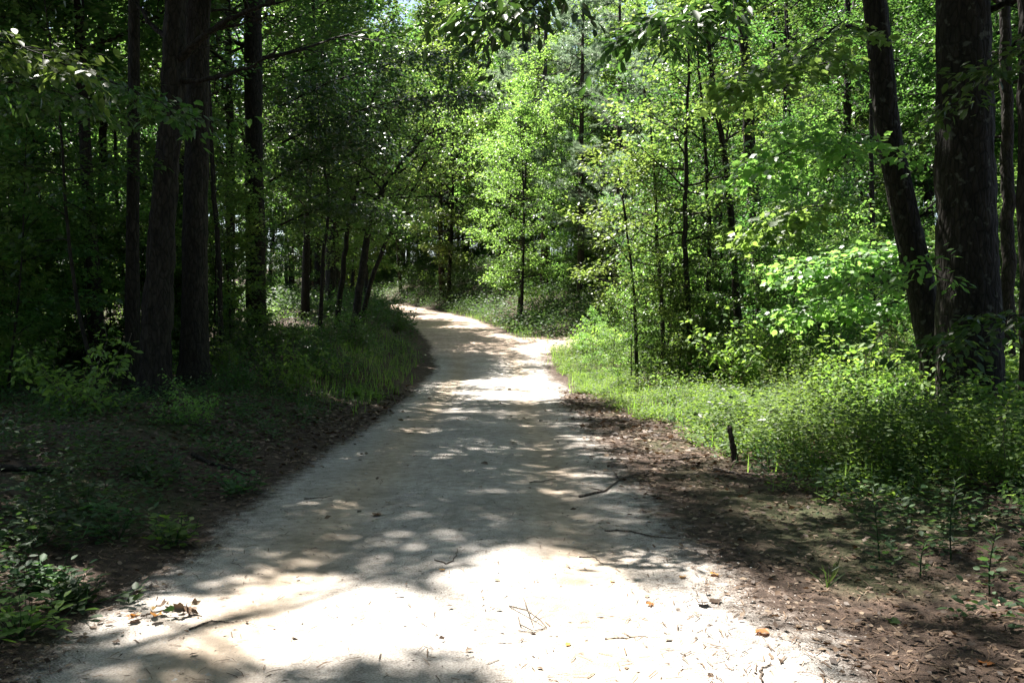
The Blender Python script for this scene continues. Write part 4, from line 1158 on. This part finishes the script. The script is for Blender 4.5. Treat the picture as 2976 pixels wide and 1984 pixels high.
stuff('gravel_stones', V_.reshape(-1, 3), [(OF[None] + (np.arange(n) * 5)[:, None, None]).reshape(-1, 3)], M_STONE, {'tint': np.repeat(rng.random(n) * .5, 5)})

# ------------------------------------------------------------------ single things on the ground
def on_ground(px, py):
    """the ground point seen at a print position"""
    Y = 1.6 * 2000 / max(20, (py - 750))
    for _ in range(30):
        x = (px - 1176) / 2000 * Y
        zz = float(ground_z(x, Y))
        Y += ((1.6 - zz) * 2000 / max(20, (py - 750)) - Y) * .5
    return np.array([(px - 1176) / 2000 * Y, Y, float(ground_z((px - 1176) / 2000 * Y, Y))])
def stick(label, pts, r, seed, side=(), name='fallen_stick', mat=None, group=None, lift=.0):
    rng = np.random.default_rng(seed)
    Q = np.array([on_ground(*p) for p in pts])
    tt = np.linspace(0, len(Q) - 1, 5 * (len(Q) - 1) + 1)
    P = np.stack([np.interp(tt, np.arange(len(Q)), Q[:, c]) for c in range(3)], -1)
    P[:, :2] += rng.normal(0, .008, (len(P), 2))
    P[:, 2] = ground_z(P[:, 0], P[:, 1]) + r * .9 + lift * np.sin(np.linspace(0, np.pi, len(P)))
    o = P[0].copy(); o[2] = float(ground_z(o[0], o[1]))
    g = Geo(); g.tube(P - o, np.linspace(r, r * .45, len(P)), 7, bark=.15, bseed=seed)
    for sp in side:
        S = np.array([on_ground(*p) for p in sp])
        t2 = np.linspace(0, len(S) - 1, 4 * (len(S) - 1) + 1)
        P2 = np.stack([np.interp(t2, np.arange(len(S)), S[:, c]) for c in range(3)], -1)
        P2[:, 2] = ground_z(P2[:, 0], P2[:, 1]) + np.linspace(r * .8, r * .8 + .03, len(P2))
        g.tube(P2 - o, np.linspace(r * .6, r * .2, len(P2)), 5)
    ob = obj(name, g.mesh(name, mat or M_TWIG)); ob.location = o
    tag(ob, label, 'stick', group)
    return ob
stick('long pale crooked stick lying across the right road edge', [(1330, 1145), (1390, 1132), (1430, 1102), (1500, 1082)], .013, 1, [[(1425, 1105), (1400, 1080)], [(1390, 1132), (1350, 1130)]])
stick('dark stick in the shade below the crooked stick, with a clump of bark', [(1390, 1222), (1450, 1224), (1500, 1236), (1555, 1240)], .008, 2)
stick('thin stick lying beside the short upright stump', [(1520, 1060), (1580, 1056), (1645, 1052)], .014, 3)
stick('fallen branch just right below the short stump, in leaf litter', [(1640, 1080), (1690, 1090), (1760, 1096), (1800, 1100)], .018, 4, [[(1690, 1090), (1730, 1112)]])
stick('stick at the grass edge left of the short stump', [(1440, 1005), (1490, 1010), (1560, 1014), (1590, 1018)], .014, 5)
stick('thin straight twig on the bright gravel, lower right of the dead sprig', [(1390, 1474), (1440, 1471), (1493, 1468)], .004, 6)
stick('curved twig on the gravel at the lower left, beside the dry leaf cluster', [(430, 1452), (480, 1432), (540, 1436)], .006, 7)
stick('short dark curved twig on the gravel above the sunlit patch', [(1335, 1282), (1365, 1284), (1385, 1298)], .005, 8)
stick('small curled twig at the top of the sunlit gravel patch', [(1000, 1290), (1030, 1300), (1050, 1280), (1048, 1262)], .005, 9)
stick('log half buried in leaves on the shaded left bank', [(0, 1085), (60, 1088), (120, 1090), (165, 1092)], .035, 10, mat=M_BARK, name='fallen_log')
stick('fallen limb lying down the shaded left bank toward the road', [(440, 1050), (510, 1078), (570, 1098)], .028, 12, mat=M_BARK, name='fallen_log')
stick('thin dark twig on the gravel near the bottom edge, right of centre', [(1745, 1568), (1752, 1545), (1770, 1530)], .006, 13)
stick('fine twig crossing the gravel left of the crooked stick', [(1215, 1110), (1245, 1108), (1275, 1102)], .006, 14)
stick('thin twig on the shaded gravel in the left wheel track', [(700, 1148), (740, 1146), (765, 1140)], .005, 15)
# dead sprig on the road
rng = np.random.default_rng(55)
g = Geo(); o = on_ground(1232, 1450)
def sprig(pts, r, up):
    Q = np.array([on_ground(*p) for p in pts]); Q[:, 2] += np.array(up) + .006
    tt = np.linspace(0, len(Q) - 1, 4 * (len(Q) - 1) + 1)
    P = np.stack([np.interp(tt, np.arange(len(Q)), Q[:, c]) for c in range(3)], -1)
    g.tube(P - o, np.linspace(r, r * .5, len(P)), 5)
sprig([(1170, 1398), (1210, 1420), (1240, 1438), (1256, 1448)], .0045, [0, .03, .02, 0])
sprig([(1203, 1392), (1215, 1425), (1225, 1448)], .0035, [.03, .03, .01])
sprig([(1190, 1432), (1195, 1445), (1225, 1456), (1256, 1448)], .004, [.02, .01, .0, .0])
sprig([(1190, 1455), (1228, 1460), (1256, 1448)], .003, [.0, .0, .0])
sprig([(1225, 1432), (1245, 1418)], .0025, [.01, .03])
ob = obj('dead_twig', g.mesh('dead_twig', M_TWIG)); ob.location = o
tag(ob, 'forked dead sprig lying on the sunlit gravel in the foreground', 'twig')
# upright broken stump
b = on_ground(1690, 1062)
hgt = 80 / 2000 * b[1]
n = 14
P = np.stack([np.linspace(0, -.022 / 2 * b[1] / 2, n), np.zeros(n), np.linspace(-.08, hgt, n)], -1)
P[:, 0] += np.sin(np.linspace(0, 5, n)) * .008
g = Geo(); g.tube(P, np.linspace(.05, .032, n) * (1 + .15 * np.sin(np.arange(n) * 2.1)), 12, bark=.5, bseed=5)
for k, (dx, dz) in enumerate([(-.018, .05), (.012, .03), (.0, .015)]):
    g.tube(np.array([[P[-1][0] + dx, .0, hgt - .06], [P[-1][0] + dx * 1.3, .004, hgt + dz]]), [.014, .002], 5)
ob = obj('broken_stump', g.mesh('broken_stump', M_CHAR)); ob.location = b
tag(ob, 'short dark broken stump standing upright at the grass edge', 'stump')
# tall weeds at the right
def tall_weed(label, px, pyb, pyt, seed, lean=0.0, nl=22, size=.13, at=None):
    rng = np.random.default_rng(seed)
    b = on_ground(px, pyb) if at is None else np.array([at[0], at[1], float(ground_z(*at))])
    h = (pyb - pyt) / 2000 * b[1]
    t = np.linspace(0, 1, 10)
    P = np.stack([lean * t * t * h, .05 * np.sin(t * 3) * h, t * h - .02], -1)
    g = Geo(); g.tube(P, np.linspace(.006, .002, 10), 5)
    u = np.linspace(.18, 1, nl); az_ = np.arange(nl) * 2.4 + rng.random() * 6
    Pp = np.stack([np.interp(u, t, P[:, c]) for c in range(3)], -1)
    D = np.stack([np.cos(az_), np.sin(az_), rng.uniform(-.1, .5, nl) + u * .5], -1)
    Nn = np.stack([-np.cos(az_) * .4, -np.sin(az_) * .4, np.ones(nl)], -1)
    V_, F_, T_ = leaf_geo(Pp, D, Nn, size * (1.15 - .6 * np.abs(u - .45)) * rng.uniform(.8, 1.2, nl), 'long' if size > .14 else 'lance', rng.random(nl))
    root = empty('tall_weed', tuple(b)); tag(root, label, 'weed', 'tall leafy weeds at the right')
    obj('stem', g.mesh('stem', M_COVER), root)
    obj('leaves', mesh_np('leaves', V_, F_, M_COVER, {'tint': T_}), root)
tall_weed('tallest narrow leaved weed in the right foreground shade', 2190, 1290, 1100, 81, .05, 26, .12)
tall_weed('narrow leaved weed left of the tallest one, right foreground', 2025, 1290, 1130, 82, -.1, 20, .11)
tall_weed('weed with pointed leaves closest to the lower right corner', 2280, 1370, 1210, 83, .1, 20, .10)
tall_weed('small weed between the tallest weed and the leaf litter', 2120, 1330, 1240, 84, .1, 12, .09)
tall_weed('weed sprouting tall beside the far side road junction', 1165, 735, 702, 85, .1, 14, .2, at=(-.3, 44))
# leafy clumps on the near left bank
def clump(label, px, py, r, h, seed, size=.075, ns=12, mat=None):
    rng = np.random.default_rng(seed)
    b = on_ground(px, py)
    x = rng.normal(0, r * .5, ns); y = rng.normal(0, r * .5, ns)
    z = ground_z(x + b[0], y + b[1]) - b[2]
    g = Geo()
    for i in range(ns):
        P = np.array([[0, 0, -.01], [x[i] * 1.2, y[i] * 1.2, z[i] + h * .6], [x[i] * 1.4, y[i] * 1.4, z[i] + h * rng.uniform(.8, 1.1)]])
        g.tube(P, [.003, .0025, .0015], 4, cap=False)
    V_, F_, T_ = stems_with_leaves(rng, x, y, z, h * rng.uniform(.6, 1.15, ns), 10, size, 'oval', .04, .35)
    root = empty('leafy_plant', tuple(b)); tag(root, label, 'plant', 'low leafy plants along the left bank')
    obj('stem', g.mesh('stem', M_COVER), root)
    obj('leaves', mesh_np('leaves', V_, F_, mat or M_COVER, {'tint': T_}), root)
for i, (lab, px, py, r, h, mt_) in enumerate([
    ('sunlit leafy plant on the left bank, highest of those by the gravel', 395, 1255, .16, .22, 1), ('dark leafy clump half way up the left road edge', 545, 1135, .28, .2, 0),
    ('broad leafy clump low on the left bank, left of the sunlit plant', 270, 1240, .3, .22, 0), ('leafy clump near the left edge, level with the sunlit plant', 100, 1250, .3, .25, 0),
    ('leafy plant above the clump near the left edge', 190, 1180, .3, .22, 0), ('leafy plants at the left edge just above the bottom corner', 40, 1470, .2, .2, 1),
    ('leafy clump right of the corner plants, by the dry leaf cluster', 170, 1400, .2, .16, 0), ('leafy clump between the corner plants and the left edge clump', 90, 1360, .2, .2, 0),
    ('small plant above the dark clump on the left bank', 500, 1060, .3, .22, 0), ('plant in the deep shade left of the fallen limb', 330, 1100, .35, .25, 0),
    ('lime plant at the foot of the mound by the left road edge', 690, 850, .4, .5, 1), ('low lime plants beside the left road edge, before the mound', 830, 912, .4, .2, 1)]):
    clump(lab, px, py, r, h, 500 + i, mat=M_WEED if mt_ else M_COVER, size=.075 if py > 1000 else .11, ns=14)
# grass tuft
b = on_ground(1905, 1352); rng = np.random.default_rng(91)
D = np.array([[-.9, .1, .9], [.75, .1, 1.5], [-.3, -.3, 1.2], [.4, -.2, .7], [.9, 0, .8], [-.7, -.3, .5], [.1, .3, 1.5]])
V_, F_, T_ = leaf_geo(np.zeros((7, 3)) + rng.normal(0, .008, (7, 3)), D, rng.normal(0, .3, (7, 3)) + [0, -1, .6], np.array([.2, .24, .17, .15, .16, .14, .15]), 'blade', rng.random(7))
V2, F2, T2 = leaf_geo(np.array([[.0, 0, .08], [.02, 0, .1], [.03, 0, .12]]), np.array([[-.6, 0, .6], [.7, 0, .5], [.2, -.4, .7]]), rng.normal(0, .2, (3, 3)) + [0, -.5, 1], np.full(3, .07), 'lance', rng.random(3))
ob = obj('grass_tuft', mesh_np('grass_tuft', np.vstack([V_, V2]), F_ + [f + len(V_) for f in F2], M_COVER, {'tint': np.concatenate([T_, T2])})); ob.location = b
tag(ob, 'small green grass tuft alone in the brown litter, right foreground', 'grass tuft')
# curled dry leaves, each its own thing
def curled(px, py, size, label, mat, seed, tpl='tulip', group=None, green=False):
    rng = np.random.default_rng(seed)
    b = on_ground(px, py)
    T, f3, f4 = TPL[tpl]
    V_ = T.copy() * size; V_[:, 1] -= size / 2
    V_[:, 2] += .35 * (V_[:, 0] ** 2 + .4 * V_[:, 1] ** 2) / size + rng.normal(0, size * .05, len(T))
    V_[:, 2] += .006 - V_[:, 2].min()
    F_ = [f for f in (f4, f3) if f is not None]
    me = mesh_np('fallen_leaf', V_, F_, mat, {'tint': np.full(len(T), rng.random())})
    ob = obj('fallen_leaf', me); ob.location = b; ob.rotation_euler = (rng.normal(0, .15), rng.normal(0, .15), rng.random() * 6.28)
    tag(ob, label, 'leaf', group)
GL = 'fallen leaves on the gravel'
curled(1573, 1330, .06, 'small orange curled leaf at the edge of the sunlit gravel', M_ORANGE, 1, group=GL)
curled(1645, 1325, .075, 'bright orange leaf at the right edge of the sunlit gravel', M_ORANGE, 2, group=GL)
curled(1496, 1395, .055, 'orange brown leaf near the middle right of the bright gravel', M_ORANGE, 3, group=GL)
curled(1490, 1375, .04, 'tiny brown leaf just above another orange brown leaf', M_DRY, 4, group=GL)
curled(1408, 1340, .04, 'small brown leaf on the pale gravel, left of the orange ones', M_ORANGE, 5, group=GL)
curled(1620, 1395, .09, 'larger curled brown leaf at the litter edge, left of its neighbour', M_DRY, 6, group=GL)
curled(1645, 1388, .09, 'larger curled brown leaf at the litter edge, right of its neighbour', M_DRY, 7, group=GL)
curled(1750, 1460, .09, 'rust coloured curled leaf in the lower right litter', M_ORANGE, 8, group=GL)
curled(1305, 1487, .05, 'yellow leaf on the bright gravel near the bottom', M_ORANGE, 9, 'oval', group=GL)
curled(1015, 1314, .045, 'round brown nutlike leaf curl alone in the bright gravel', M_ORANGE, 10, group=GL)
curled(1113, 1068, .12, 'green brown leaf lying on the shaded road middle', M_DRY, 11, 'oval', group=GL)
curled(2055, 1435, .08, 'pale green fallen leaf in the lower right litter', M_WEED, 12, group=GL)
curled(940, 1040 - 40, .12, 'dark leaf clump on the left part of the shaded road', M_DRY, 13, group=GL)
curled(1180, 1020, .13, 'dark leaf on the shaded road beyond the green brown leaf', M_DRY, 14, group=GL)
curled(868, 1186, .11, 'mud brown leaf in the left wheel track', M_DRY, 15, group=GL)
curled(2270, 1530, .09, 'orange leaf near the lower right corner', M_ORANGE, 16, group=GL)
# leaf cluster at lower left: a snapped oak twig with big dry leaves
b = on_ground(372, 1420); rng = np.random.default_rng(66)
root = empty('dry_leaf_cluster', tuple(b)); tag(root, 'cluster of big curled tan oak leaves on a snapped twig, lower left road edge', 'leaf cluster')
g = Geo(); g.tube(np.array([[-.12, -.02, .01], [0, 0, .035], [.12, .01, .03], [.22, -.03, .01]]), [.005, .005, .004, .003], 6)
obj('twig', g.mesh('twig', M_TWIG), root)
for i in range(15):
    sz = rng.uniform(.055, .09)
    T, f3, f4 = TPL['tulip' if i % 2 else 'oval']
    V_ = T * sz; V_[:, 2] += rng.uniform(.8, 1.8) * (V_[:, 0] ** 2) / sz * 1.2 + rng.normal(0, sz * .05, len(T))
    me = mesh_np('leaf', V_, [f for f in (f4, f3) if f is not None], [M_DRY, M_DRY, M_ORANGE][int(rng.random() * 2.3)] if i else M_COVER, {'tint': np.full(len(T), rng.uniform(.5, 1))})
    ob = obj('leaf', me, root); ob.location = (rng.uniform(-.14, .14), rng.uniform(-.09, .08), .02 + rng.random() * .04)
    ob.rotation_euler = (rng.normal(0, .45), rng.normal(0, .45), rng.random() * 6.28)
